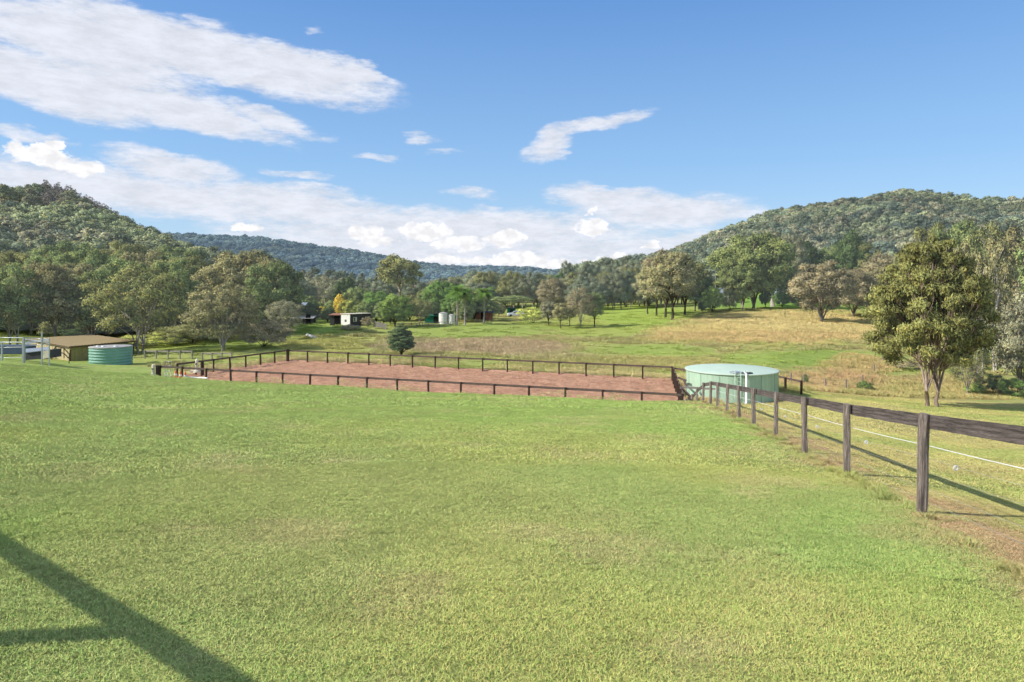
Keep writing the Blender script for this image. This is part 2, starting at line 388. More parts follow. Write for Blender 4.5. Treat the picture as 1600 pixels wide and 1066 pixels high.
# arena sand
nu, nv = 300, 130
U, Vv = np.meshgrid(np.linspace(-.012,1.012,nu), np.linspace(-.03,1.03,nv), indexing='ij')
a0, a1, a2, a3 = [np.array(p) for p in ARENA]
pp = (a0*(1-U[..., None])+a1*U[..., None])*(1-Vv[..., None])+(a3*(1-U[..., None])+a2*U[..., None])*Vv[..., None]
ax_ = pp[..., 0].ravel(); ay_ = pp[..., 1].ravel()
e = np.minimum(np.minimum(U, 1-U), np.minimum(Vv, 1-Vv)).ravel()
trk = np.abs(np.minimum(np.minimum(U,1-U)*42, np.minimum(Vv,1-Vv)*15.5).ravel()-1.6); trk = -np.exp(-(trk/.45)**2)*.05*(.5+fbm(ax_*2.3,ay_*2.3,3))
rake = trk+np.sin((ay_*.93+ax_*.36)*5+3*fbm(ax_*.2, ay_*.2)*4)*.012
az_ = AZ+CZ+.01+(fbm(ax_*1.7, ay_*1.7, 4)-.5)*.16+(fbm(ax_*5.7, ay_*5.7, 3)-.5)*.16+rake+np.clip(-e*4, 0, .1)
ii, jj = np.meshgrid(np.arange(nu-1), np.arange(nv-1), indexing='ij'); ii = ii.ravel(); jj = jj.ravel()
am = npmesh('arena_surface', np.stack([ax_, ay_, az_], 1), np.stack([ii*nv+jj, (ii+1)*nv+jj, (ii+1)*nv+jj+1, ii*nv+jj+1], 1), M['sand'], True)
tag(obj('arena_surface', am), 'rectangular reddish brown sand riding arena', 'riding arena', kind='structure')

# ------------------------------------------------------------------ scatter (only for stuff)
def scatter(name, protos, pts, rot, scl, cols, label, cat, idx=None, haze=(0,0,0)):
    m = bpy.data.meshes.new(name); m.from_pydata([tuple(p) for p in pts], [], [])
    a = m.attributes.new('rot', 'FLOAT_VECTOR', 'POINT'); a.data.foreach_set('vector', np.asarray(rot, np.float32).ravel())
    a = m.attributes.new('scl', 'FLOAT_VECTOR', 'POINT'); a.data.foreach_set('vector', np.asarray(scl, np.float32).ravel())
    a = m.attributes.new('idx', 'INT', 'POINT'); a.data.foreach_set('value', np.asarray(idx if idx is not None else np.arange(len(pts)) % len(protos), np.int32))
    c = np.ones((len(pts), 4), np.float32); c[:, :3] = cols
    a = m.attributes.new('col', 'FLOAT_COLOR', 'POINT'); a.data.foreach_set('color', c.ravel())
    c[:, :3] = haze; a = m.attributes.new('haze', 'FLOAT_COLOR', 'POINT'); a.data.foreach_set('color', c.ravel())
    o = obj(name, m); tag(o, label, cat, kind='stuff')
    ng = bpy.data.node_groups.new(name, 'GeometryNodeTree')
    ng.interface.new_socket('Geometry', in_out='INPUT', socket_type='NodeSocketGeometry'); ng.interface.new_socket('Geometry', in_out='OUTPUT', socket_type='NodeSocketGeometry')
    N = ng.nodes; gi = N.new('NodeGroupInput'); go = N.new('NodeGroupOutput'); ip = N.new('GeometryNodeInstanceOnPoints'); gt = N.new('GeometryNodeGeometryToInstance')
    for p in reversed(protos):
        oi = N.new('GeometryNodeObjectInfo'); oi.inputs['Object'].default_value = p; oi.inputs['As Instance'].default_value = True
        ng.links.new(oi.outputs['Geometry'], gt.inputs[0])
    def attr(nm, ty):
        q = N.new('GeometryNodeInputNamedAttribute'); q.data_type = ty; q.inputs['Name'].default_value = nm; return q.outputs['Attribute']
    ng.links.new(gi.outputs[0], ip.inputs['Points']); ng.links.new(gt.outputs[0], ip.inputs['Instance'])
    ip.inputs['Pick Instance'].default_value = True
    ng.links.new(attr('idx', 'INT'), ip.inputs['Instance Index'])
    e2r = N.new('FunctionNodeEulerToRotation'); ng.links.new(attr('rot', 'FLOAT_VECTOR'), e2r.inputs[0]); ng.links.new(e2r.outputs[0], ip.inputs['Rotation'])
    ng.links.new(attr('scl', 'FLOAT_VECTOR'), ip.inputs['Scale']); ng.links.new(ip.outputs[0], go.inputs[0])
    md = o.modifiers.new('scatter', 'NODES'); md.node_group = ng
    return o
def hidden(name, mesh):           # prototype for the scatter, never linked to the scene
    return bpy.data.objects.new(name, mesh)

def blade_patch(name, n, size, h, w, seed, lean=.5, curve=True):
    r = np.random.RandomState(seed)
    x = r.uniform(-size/2, size/2, n); y = r.uniform(-size/2, size/2, n); hh = h*r.uniform(.45,1.25,n); a = r.uniform(0, 2*pi, n)
    ld = r.uniform(0, 2*pi, n); la = lean*r.uniform(.2,1.3,n)*hh
    dx, dy = np.cos(a)*w/2, np.sin(a)*w/2
    b0 = np.stack([x-dx, y-dy, np.full(n,-.012)], 1); b1 = np.stack([x+dx, y+dy, np.full(n,-.012)], 1)
    mx, my = x+np.cos(ld)*la*.35, y+np.sin(ld)*la*.35
    m0 = np.stack([mx-dx*.8, my-dy*.8, hh*.6], 1); m1 = np.stack([mx+dx*.8, my+dy*.8, hh*.6], 1)
    tx, ty = x+np.cos(ld)*la, y+np.sin(ld)*la
    t0 = np.stack([tx-dx*.2, ty-dy*.2, hh], 1); t1 = np.stack([tx+dx*.2, ty+dy*.2, hh], 1)
    v = np.stack([b0,b1,m0,m1,t0,t1], 1).reshape(-1, 3); k = np.arange(n)*6
    f = np.concatenate([np.stack([k,k+1,k+3,k+2],1), np.stack([k+2,k+3,k+5,k+4],1)])
    me = npmesh(name, v, f, M['grass'], False)
    # tint: most green, some straw
    s = r.rand(n); t = np.ones((n,3))*r.uniform(.80,1.22,n)[:,None]
    st = s > .80; t[st] *= np.array([1.25,1.02,1.1])
    gr = s < .2; t[gr] *= np.array([.72,.95,.7])
    setcol(me, np.repeat(t, 6, 0), 'tint')
    return hidden(name, me)

# lawn blades: fine close by, coarser further off
NG = np.random.RandomState(11)
def ring_points(r0, r1, cell, azmax=47):
    w_ = r1*sin(radians(azmax)); nx_ = int(2*w_/cell); ny_ = int(r1/cell)
    x, y = np.meshgrid((np.arange(nx_)+.5)*cell-w_, (np.arange(ny_)+.5)*cell); x = x.ravel(); y = y.ravel()
    x = x+NG.uniform(-.3,.3,len(x))*cell; y = y+NG.uniform(-.3,.3,len(y))*cell
    r = np.hypot(x, y); k = (r >= r0) & (r < r1) & (np.abs(np.arctan2(x, y)) < radians(azmax)); return x[k], y[k]
def lawn(name, r0, r1, cell, protos, label, hmul=1):
    x, y = ring_points(r0, r1, cell)
    k = (arena_dist(x, y) > .9) & (np.hypot(x-16.7, y-52) > 3.6); x = x[k]; y = y[k]
    z = G(x, y); c = gcol(x, y); n = len(x)
    fx = np.interp(y, FD, FX); dirt = np.exp(-((x-fx-.45)/.42)**2)
    s = (.75+.6*fbm(x*1.3, y*1.3, 3))*NG.uniform(.8,1.2,n)*(1-.5*dirt)*hmul
    s3 = np.stack([np.ones(n), np.ones(n), s], 1)
    # tilt each patch to the slope
    ex = (G(x+.3,y)-G(x-.3,y))/.6; ey = (G(x,y+.3)-G(x,y-.3))/.6
    th = NG.uniform(0, 2*pi, n); rot = np.zeros((n,3))
    for q in range(n):
        nrm = Vector((-ex[q], -ey[q], 1)).normalized(); m = nrm.to_track_quat('Z','Y').to_matrix() @ Matrix.Rotation(th[q],3,'Z'); rot[q] = m.to_euler()[:]
    c = c*NG.uniform(.88,1.12,(n,1))
    return scatter(name, protos, np.stack([x,y,z],1), rot, s3, c, label, 'grass')
near = [blade_patch('blade_patch', 1500, .60, .019, .0046, 20+k, 2.1) for k in range(5)]
mid = [blade_patch('blade_patch', 1000, 1.2, .024, .010, 30+k, 1.9) for k in range(5)]
far_ = [blade_patch('blade_patch', 700, 2.4, .036, .022, 40+k, 1.6) for k in range(5)]
lawn('lawn_grass', 3.2, 13, .36, near, 'short mown green and straw coloured lawn grass nearest the camera')
lawn('lawn_grass', 13, 29, .80, mid, 'short mown green lawn grass across the middle of the slope')
lawn('lawn_grass', 29, 66, 1.7, far_, 'short green lawn grass running up to the arena fence')
tuft = [blade_patch('tuft', 150, .12, .055, .005, 70+k, 1.4) for k in range(4)]
n = 1500; a = NG.uniform(-radians(42), radians(42), n); r = np.exp(NG.uniform(math.log(3.6), math.log(30), n)); x = r*np.sin(a); y = r*np.cos(a)
k = (fbm(x*.5+7, y*.5, 3) > .5) & (y > 6) & (NG.rand(n) < .28); x, y = x[k], y[k]; fx_ = np.array(FX[1:]); nf = 260; q = NG.randint(0, 11, nf); tq = NG.rand(nf)
x = np.concatenate([x, np.array(FX)[q]*(1-tq)+np.array(FX)[q+1]*tq+NG.normal(0,.12,nf)]); y = np.concatenate([y, np.array(FD)[q]*(1-tq)+np.array(FD)[q+1]*tq])
n = len(x); rot = np.zeros((n,3)); rot[:,2] = NG.uniform(0,2*pi,n); sw = NG.uniform(.6,1.5,n)
scatter('lawn_tufts', tuft, np.stack([x,y,G(x,y)],1), rot, np.stack([sw,sw,np.where(np.arange(n) >= n-nf, NG.uniform(.8,2.0,n), NG.uniform(.4,.8,n))],1), gcol(x,y)*NG.uniform(.8,1.05,(n,1))*np.array([.97,1.02,.95]), 'longer grass tufts dotted over the lawn and along the fence line', 'grass')
# long paddock grass
tall = [blade_patch('tall_patch', 260, 1.6, .42, .035, 50+k, .7) for k in range(4)]
n = 42000
a = NG.uniform(-radians(42), radians(42), n); r = np.exp(NG.uniform(math.log(50), math.log(200), n))
x = r*np.sin(a); y = r*np.cos(a); c = gcol(x, y); z = G(x, y)
px = PX0+F*x/y; py = HY-(z-CZ)/y*F
dry = c[:,0]/np.maximum(c[:,1],1e-4)
ad = arena_dist(x, y)
w = sstep(.95, 1.12, dry)+.12+.9*((ad > 1.0) & (ad < 3.2) & (y > 56))
w *= (ad > .9) & (np.hypot(x-16.7,y-52) > 4.2)
lw = np.interp(px, [-400,0,172,340,700,1060,1120,1200,1330,1455,1600,2500],[66,68,75,60,49,47,48,52,60,60,62,60])
k = (NG.rand(n) < w*.5) & (y > lw) ; k &= ~((px < 240) & (y < 80))
x, y, z, c, dry, ad = x[k], y[k], z[k], c[k], dry[k], ad[k]; n = len(x)
s = NG.uniform(.45,1.15,n)*np.where(dry > 1.02, 1.0, .55)*np.where((ad < 3.2), .9, 1)
sc = np.hypot(x, y)/110; sc = np.clip(sc, .8, 1.5)
rot = np.zeros((n,3)); rot[:,2] = NG.uniform(0, 2*pi, n)
scatter('paddock_grass', tall, np.stack([x,y,z],1), rot, np.stack([sc,sc,s*np.clip(sc,.8,1.2)],1), c*NG.uniform(.82,1.15,(n,1)), 'long straw and green grass over the far paddock and banks', 'grass')

# ------------------------------------------------------------------ trees
def leaves_np(rs_, centres, radii, n_per, ll, lw, crown_c, flat=.8, droop=.5, up=.35, yellow=.15):
    """leaf quads around clump centres; returns verts, faces, normals, tint"""
    cc = np.repeat(np.arange(len(centres)), n_per); N = len(cc)
    d = rs_.normal(size=(N,3)); d /= np.linalg.norm(d, axis=1)[:,None]
    d[:,2] = np.where((d[:,2] < -.2) & (rs_.rand(N) < .6), -d[:,2], d[:,2])
    rr = rs_.rand(N)**.5*rs_.uniform(.72,1.30,N)
    # lumpy clump outline
    off = d*rr[:,None]*radii[cc][:,None]; off[:,2] *= flat
    p = centres[cc]+off
    out = d*.75+(p-crown_c)/np.maximum(np.linalg.norm(p-crown_c,axis=1),.01)[:,None]*.55+np.array([0,0,up])+rs_.normal(size=(N,3))*.38
    out /= np.linalg.norm(out, axis=1)[:,None]
    ax = rs_.normal(size=(N,3)); ax[:,2] -= droop; ax /= np.linalg.norm(ax,axis=1)[:,None]
    sd = np.cross(ax, rs_.normal(size=(N,3))*.8+out); sd /= np.maximum(np.linalg.norm(sd,axis=1),1e-3)[:,None]
    s = rs_.uniform(.6,1.4,N)[:,None]
    a = ax*ll*s/2; b = sd*lw*s/2
    gn = np.cross(a, b); fl = (np.sum(gn*out,1) < 0)
    b[fl] *= -1
    v = np.stack([p-a, p-a*.1+b, p+a, p-a*.1-b], 1)      # kite shaped leaf, winding a x b
    v = v.reshape(-1,3)
    k = np.arange(N)*4; f = np.stack([k, k+3, k+2, k+1], 1)
    gn = np.cross(v[k+3]-v[k], v[k+1]-v[k])
    bad = np.sum(gn*out,1) < 0; f[bad] = f[bad][:, ::-1]
    t = rs_.uniform(.75,1.25,(len(centres),1))[cc]*rs_.uniform(.72,1.3,(N,1))*np.ones((N,3))
    y_ = rs_.rand(N) < yellow; t[y_] *= np.array([1.35,1.12,.85])
    return v, f, np.repeat(out,4,0), np.repeat(t,4,0)

def make_tree(name, seed, H=10, cr=4.0, c0=.30, K=30, clump=(.17,.27), leaves=13000, ll=.30, lw=.13, stems=1, bark='bark', lean=.05, shape='dome', spread=.15, tr=.019, yellow=.14, flat=.85, inner=.25, droop=.5, limbs=5, mi='leaf', soff=None):
    """returns (wood_mesh, leaf_mesh, half_width). Height H, crown half width cr, crown starts at c0*H"""
    r = np.random.RandomState(seed); rr = random.Random(seed)
    hc = H*(c0+1)/2; rz = H*(1-c0)/2
    cen = []; rad = []
    tries = 0
    while len(cen) < K and tries < 6000:
        tries += 1
        d = r.normal(size=3); d /= np.linalg.norm(d)
        if d[2] < -.80: continue
        q = r.uniform(.3,.72) if r.rand() < inner else r.uniform(.72,.92)
        t = d[2]
        wd = 1.0
        if shape == 'dome': wd = 1.0 if t > 0 else 1.0+.10*t
        if shape == 'cone': wd = .35+.65*max(0,(1-(t+1)/2))**.7
        if shape == 'column': wd = .80+.25*math.sin((t+1)*2.2)
        if shape == 'umbrella': wd = 1.0 if t > -.1 else .45
        if shape == 'umbrella' and t < -.1 and r.rand() < .6: continue
        lump = .82+.36*float(fbm(np.array(d[0]*1.3+seed), np.array(d[1]*1.3+d[2]*1.1+5), 2))
        p = np.array([d[0]*cr*q*wd*lump, d[1]*cr*q*wd*lump, hc+d[2]*rz*q*(.9 if d[2] > 0 else .95)])
        cr_ = r.uniform(*clump)*cr
        if any(np.linalg.norm((p-c_)*[1,1,1.2]) < .62*(cr_+r_) for c_, r_ in zip(cen, rad)) and tries < 4000: continue
        cen.append(p); rad.append(cr_)
    cen = np.array(cen); rad = np.array(rad)
    # wood
    mb = MB()
    fork = H*(c0*rr.uniform(.75,1.1)); tw = H*tr
    bases = []
    for s in range(stems):
        a = 2*pi*s/max(stems,1)+rr.uniform(0,1); o = 0 if stems == 1 else (soff or tw*1.6)
        b0 = Vector((cos(a)*o, sin(a)*o, -.25)); ln = Vector((rr.uniform(-lean,lean)+(cos(a)*spread if stems > 1 else 0), rr.uniform(-lean,lean)+(sin(a)*spread if stems > 1 else 0), 1))
        f1 = b0+ln*fork*.5+Vector((rr.uniform(-.1,.1),rr.uniform(-.1,.1),0))*H*.1; f2 = b0+ln*fork*(1+.2*s)
        w = tw*(1 if stems == 1 else .72)
        mb.tube([b0-Vector((0,0,.2)), b0+ln*.25, f1, f2], [w*1.55, w*1.05, w*.88, w*.75], 9)
        bases.append((f2, w*.75))
    nl = limbs; groups = {}
    angs = [2*pi*k/nl+rr.uniform(-.3,.3) for k in range(nl)]
    for q in range(len(cen)):
        a = atan2(cen[q][1], cen[q][0]); rad_h = hypot(cen[q][0], cen[q][1])
        if rad_h < cr*.3: gidx = nl
        else: gidx = min(range(nl), key=lambda k: abs((a-angs[k]+pi) % (2*pi)-pi))
        groups.setdefault(gidx, []).append(q)
    for gi, qs in groups.items():
        ct = Vector(np.mean(cen[qs], axis=0)); base, w = bases[gi % len(bases)]
        tip = base.lerp(ct, .82); md = Vector((base.x+(tip.x-base.x)*.36, base.y+(tip.y-base.y)*.36, base.z+(tip.z-base.z)*.58))+Vector((rr.uniform(-1,1), rr.uniform(-1,1), rr.uniform(-.2,1.2)))*H*.03
        lp = [base-Vector((0,0,.05)), base.lerp(md,.5)+Vector((rr.uniform(-1,1),rr.uniform(-1,1),0))*H*.012, md, md.lerp(tip,.5), tip]
        lw_ = [w*.72, w*.6, w*.48, w*.36, w*.25]
        mb.tube(lp, lw_, 7)
        for q in qs:
            c_ = Vector(cen[q]); k = rr.choice([1,2,3,4]) if (c_-tip).length > .25*cr else 3
            if c_.z < lp[k].z-.3*cr: k = 1
            s0 = lp[k]; mm = s0.lerp(c_, .55)+Vector((rr.uniform(-1,1), rr.uniform(-1,1), rr.uniform(-.6,.9)))*cr*.06
            mb.tube([s0, mm, c_], [lw_[k]*.55, lw_[k]*.36, .012*H*.22], 5, cap=False)
            for _ in range(3):
                e_ = c_+Vector((rr.uniform(-1,1), rr.uniform(-1,1), rr.uniform(-.2,1)))*rad[q]*.8
                mb.tube([mm.lerp(c_, .6), e_], [.0035*H, .001*H], 3, cap=False)
    wm = bpy.data.meshes.new(name+'_trunk'); wm.from_pydata(mb.v, [], mb.f); wm.polygons.foreach_set('use_smooth', mb.sm); wm.materials.append(M[bark]); wm.update()
    n_per = np.maximum(8, (rad**2/np.sum(rad**2)*leaves)).astype(int)
    v, f, nn, t = leaves_np(r, cen, rad, n_per, ll, lw, np.array([0,0,hc*.9]), flat=flat, droop=droop, yellow=yellow)
    lm = npmesh(name+'_crown', v, f, M[mi], True); setcol(lm, t, 'tint'); setnrm(lm, nn)
    hi = np.percentile(v[:,2], 99.7); wd = (np.percentile(np.abs(v[:,0]), 98)+np.percentile(np.abs(v[:,1]), 98))/2
    return wm, lm, hi, wd

KINDS = {}; TM = 3.3
def kind(nm, *seeds, **k): KINDS[nm] = [make_tree(nm, s, **k) for s in seeds]
kind('gum', 1, 2, 3, 4, 5, cr=4.3, c0=.07, K=74, leaves=27000, ll=.25, lw=.11, inner=.3, limbs=6, clump=(.14,.25))
kind('gum2', 11, 12, 13, cr=4.3, c0=.10, K=64, leaves=20000, ll=.24, lw=.10, stems=2, limbs=6, bark='bark_pale', clump=(.15,.24), inner=.15)
kind('tall', 6, 7, 8, cr=3.0, c0=.18, K=54, leaves=19000, ll=.25, lw=.11, shape='column', limbs=5, clump=(.22,.34), bark='bark')
kind('row', 16, 17, 18, cr=3.4, c0=.20, K=44, leaves=16000, ll=.27, lw=.11, limbs=5, bark='bark_dark', clump=(.19,.3), inner=.2)
kind('round', 21, 22, 23, cr=4.4, c0=.02, K=66, leaves=24000, clump=(.17,.26), ll=.26, lw=.16, bark='bark_dark', yellow=.18)
kind('dark', 25, 26, cr=3.6, c0=.06, K=60, leaves=22000, clump=(.19,.3), ll=.28, lw=.14, bark='bark_dark')
kind('shrub', 31, 32, cr=6.5, c0=.0, K=44, leaves=14000, clump=(.15,.24), ll=.34, lw=.16, bark='bark_dark', tr=.015)
kind('wispy', 35, 36, cr=4.2, c0=.15, K=48, leaves=10500, clump=(.18,.28), ll=.26, lw=.10, bark='bark_pale', inner=.1)
kind('emergent', 38, cr=3.0, c0=.42, K=20, leaves=9000, clump=(.24,.36), inner=.2, limbs=4, bark='bark')
kind('conifer', 41, cr=3.0, c0=.02, K=90, leaves=26000, shape='cone', clump=(.17,.27), ll=.26, lw=.11, bark='bark_dark', flat=.6)
kind('umbrella', 43, cr=6.0, c0=.45, K=34, leaves=9000, shape='umbrella', clump=(.14,.22), flat=.5)
ncount = {}
def tree(k, px, top, wpx, d, col, label=None, group=None, cat='tree', name='gum_tree', base=None, v=None, gz=None):
    pr = KINDS[k]; i_ = ncount.get(k, 0); ncount[k] = i_+1
    wm, lm, hi, wd = pr[(v if v is not None else i_) % len(pr)]
    b = PG(px, d)
    if base is not None: b.z = min(b.z, CZ-(base-HY)/F*d+.3)
    ht = CZ-(top-HY)/F*d-b.z
    s = (wpx/2/F*d)/wd
    e_ = empty(name, b, label or 'olive green gum tree', cat, group, R.uniform(0, 2*pi)); sz_ = max(ht,1)/hi; s = min(s, sz_*1.2) if k not in ('shrub','umbrella','conifer') else s; e_.scale = (s, s, sz_)
    o = obj('trunk', wm, e_); o2 = obj('crown', lm, e_)
    jit = R.uniform(.88,1.12); hz_ = .016+.030*min(1, d/230)  # alpha glow standing for haze, rising with distance
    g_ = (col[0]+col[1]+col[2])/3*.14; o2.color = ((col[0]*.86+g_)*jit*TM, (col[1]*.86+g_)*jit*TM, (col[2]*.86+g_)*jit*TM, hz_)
    return e_
# foliage colours (linear)
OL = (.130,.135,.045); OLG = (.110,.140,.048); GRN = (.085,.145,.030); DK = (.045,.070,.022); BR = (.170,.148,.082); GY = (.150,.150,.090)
LG = (.17,.235,.045); YG = (.25,.27,.055); HZ = (.105,.125,.080); KH = (.165,.155,.070)  # HZ: foliage greyed to carry the haze of distance

gl = 'gum trees in the belt at the foot of the left hill'
# back rows first
for row, (d, top, base_, kk, n_, cl, lab) in enumerate([
   (175, 388, None, 'gum', 9, HZ, 'hazy olive gum tree rising behind the left tree belt at the hill foot'),
   (145, 398, None, 'gum', 10, OL, 'olive gum tree in the back row of the left tree belt'),
   (120, 412, None, 'gum', 9, OLG, 'dense green gum tree in the middle row of the left tree belt')]):
    for q in range(n_):
        px = -80+q*(520/n_)+R.uniform(-14,14)
        tp = top+R.uniform(-10,14)+(px > 330)*(6)+max(0,(px-300))*.06
        tree(kk, px, tp, R.uniform(78,112), d+R.uniform(-9,9), [cl, OLG, KH, OL][R.randrange(4)], lab, gl)
g2 = 'front gum trees beside the shed and arena'
tree('gum2', 22, 414, 96, 96, OLG, 'green gum tree at the left edge behind the steel yard rails', g2)
tree('gum', -52, 418, 110, 94, OL, 'gum tree at the left frame edge, mostly cut off', g2)
tree('tall', 86, 414, 74, 99, KH, 'brown-tinged gum tree just left of the tan roofed shed', g2)
tree('gum', 142, 424, 104, 104, OLG, 'broad olive gum tree behind the tan shed roof', g2)
tree('gum2', 218, 418, 150, 88, OL, 'large spreading gum with pale limbs right of the shed roof', g2, v=1)
tree('gum', 275, 425, 90, 104, OLG, 'dark green gum between the spreading gum and the pale limbed gum', g2)
tree('gum2', 348, 443, 118, 86, KH, 'sparse gum with bare pale branches behind the arena left fence', g2, v=0)
tree('gum', 378, 394, 118, 118, KH, 'big brown-green domed gum with dense crown left of the distant ridge', g2, v=3)
tree('gum', 428, 411, 84, 112, OLG, 'rounded grey-green gum at the right end of the left belt', g2, v=1)
tree('shrub', 412, 500, 84, 90, BR, 'low brownish scrub at the right foot of the left tree belt', g2, 'shrub', 'shrub')
tree('shrub', 300, 505, 110, 100, OL, 'olive scrub under the pale limbed gums', g2, 'shrub', 'shrub')
tree('shrub', 240, 520, 90, 97, YG, 'yellow-green scrub right of the shed', g2, 'shrub', 'shrub')
tree('shrub', 160, 502, 120, 112, DK, 'dark scrub behind the shed roof', g2, 'shrub', 'shrub')
tree('shrub', 60, 500, 120, 118, DK, 'dark scrub behind the steel yard', g2, 'shrub', 'shrub')
tree('shrub', -40, 500, 130, 118, DK, 'dark scrub at the left frame edge', g2, 'shrub', 'shrub')
tree('shrub', 375, 508, 100, 120, DK, 'dark undergrowth below the big domed gum', g2, 'shrub', 'shrub')
tree('wispy', 445, 470, 56, 104, GY, 'thin grey gum right of the left belt beside the sheds', g2)

for q in range(16):
    px = -70+q*33+R.uniform(-9,9)
    tree('shrub', px, R.uniform(488,502), R.uniform(60,84), R.uniform(108,128), [DK,(.07,.09,.03),OL][q % 3], 'dark undergrowth bush below the left tree belt', 'undergrowth bushes of the left tree belt', 'shrub', 'shrub')
gm = 'garden trees around the sheds in the valley'
tree('wispy', 505, 432, 64, 200, GY, 'grey thin-leaved tree behind the old sheds', gm)
tree('gum', 470, 441, 56, 190, HZ, 'grey-green gum behind the house roof left of the white hut', gm)
tree('dark', 540, 434, 34, 175, DK, 'narrow dark pine-like tree behind the wattle', gm, name='pine_tree')
tree('round', 486, 474, 44, 140, DK, 'dark bushy tree left of the old rusty shed', gm, name='garden_tree')
tree('round', 512, 482, 34, 139, DK, 'smaller dark bush touching the rusty shed', gm, name='garden_tree')
tree('round', 532, 460, 18, 150, (.36,.28,.02), 'bright yellow flowering wattle behind the old shed', gm, name='wattle_tree')
tree('round', 503, 479, 12, 152, (.34,.28,.02), 'small yellow flowering wattle bush above the left house roof', gm, name='wattle_tree')
tree('round', 558, 450, 46, 152, OLG, 'rounded olive tree behind the white hut', gm, name='garden_tree')
tree('round', 588, 456, 44, 148, GRN, 'green rounded tree behind the right end of the white hut', gm, name='garden_tree')
tree('round', 600, 470, 30, 140, OLG, 'olive bush between the hut and the pale green tree', gm, name='garden_tree')
tree('emergent', 626, 399, 66, 172, OL, 'tall gum standing above the others before the blue ridge', gm)
tree('gum', 600, 440, 50, 190, HZ, 'hazy gum left of the tall emergent gum', gm)
tree('gum', 650, 440, 60, 185, HZ, 'hazy gum right of the tall emergent gum', gm)
tree('round', 617, 461, 50, 128, (.13,.19,.035), 'pale green round tree right of the white hut', gm, name='garden_tree')
tree('wispy', 656, 468, 38, 132, OL, 'small thin olive tree left of the white tanks', gm, name='garden_tree')
tree('round', 690, 440, 52, 160, GRN, 'dense dark green tree behind the white tanks', gm, name='garden_tree')
tree('round', 668, 452, 34, 165, OLG, 'olive tree behind the green shade cloth', gm, name='garden_tree')
tree('round', 741, 452, 56, 150, OLG, 'feathery green tree over the brick red shed', gm, name='garden_tree')
tree('round', 722, 468, 30, 147, OLG, 'bushy tree between the white tanks and the brick red shed', gm, name='garden_tree')
tree('conifer', 627, 506, 40, 79, (.065,.095,.035), 'young dark conifer-like tree just behind the arena fence', gm, name='young_tree')
tree('umbrella', 797, 462, 62, 190, OLG, 'spreading tree beside the parked white car', gm, name='garden_tree')
tree('shrub', 833, 480, 46, 142, YG, 'yellow-green bush right of the parked car', gm, 'shrub', 'shrub')
gr = 'young paddock trees right of the yellow bush'
tree('gum', 864, 436, 76, 200, BR, 'large brown-tinged tree behind the young paddock trees', gr)
tree('gum', 905, 446, 52, 190, HZ, 'grey-brown tree behind the right paddock trees', gr)
tree('row', 857, 472, 30, 133, GY, 'leftmost young paddock tree, beside the yellow-green bush', gr)
tree('row', 876, 474, 26, 127, KH, 'slim young paddock tree with bare dark trunk', gr)
tree('row', 890, 470, 24, 132, OL, 'thin olive paddock tree left of the bushy grey one', gr)
tree('wispy', 907, 450, 44, 128, BR, 'bushy grey-brown paddock tree, tallest of the young group', gr)
tree('row', 929, 458, 36, 130, OLG, 'rightmost young paddock tree in the group', gr)
gf = 'grey-green trees of the far valley wood'
for q, (px, tp, w, d) in enumerate([(716,432,44,260),(740,428,40,280),(772,426,60,300),(745,440,44,240),(808,436,56,270),(820,430,50,330),(845,432,52,300),(886,409,22,330),(918,411,32,320),(905,428,60,330),(950,403,46,330),(975,400,40,320),(1000,404,46,300),(960,428,70,290),(930,435,54,290),(1012,430,60,270),(985,440,46,262),(870,430,30,280),(700,445,50,240),(450,436,60,250),(560,436,50,250),(680,438,50,260),(788,442,60,240),(990,452,50,255),(1015,455,36,240),(1085,438,46,260)]):
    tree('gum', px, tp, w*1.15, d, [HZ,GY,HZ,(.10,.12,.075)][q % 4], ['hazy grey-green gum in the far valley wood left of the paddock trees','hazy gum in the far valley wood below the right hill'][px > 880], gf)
tree('dark', 874, 428, 24, 235, (.05,.10,.03), 'flat dark green pine behind the large brown-tinged tree', gf, name='pine_tree')
for q in range(34):
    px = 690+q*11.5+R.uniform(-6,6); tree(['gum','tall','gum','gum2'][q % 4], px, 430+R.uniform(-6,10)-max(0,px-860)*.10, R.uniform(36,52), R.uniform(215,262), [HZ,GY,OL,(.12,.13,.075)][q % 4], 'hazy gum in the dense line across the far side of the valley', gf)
for q, (px, tp, w_, d_, c_) in enumerate([(575,470,34,146,OLG),(610,478,30,140,GRN),(640,462,36,150,OL),(672,470,30,146,OLG),(706,462,34,152,GRN),(765,470,34,160,OLG),(780,474,40,176,OL),(548,468,34,150,YG),(522,470,28,152,OLG),(478,462,36,160,OLG),(455,468,34,150,DK),(728,478,26,143,OLG)]):
    tree('round', px, tp, w_, d_, c_, 'leafy garden tree filling the planting around the valley sheds', 'leafy trees filling the garden in the valley', 'tree', 'garden_tree')
# fill behind the village
for q in range(22):
    px = 440+q*27+R.uniform(-9,9); tree('gum', px, 446+R.uniform(-5,6), R.uniform(44,62), 225+R.uniform(-15,25), [HZ,OL,GY][q % 3], 'low hazy gum in the line behind the valley sheds', gf)

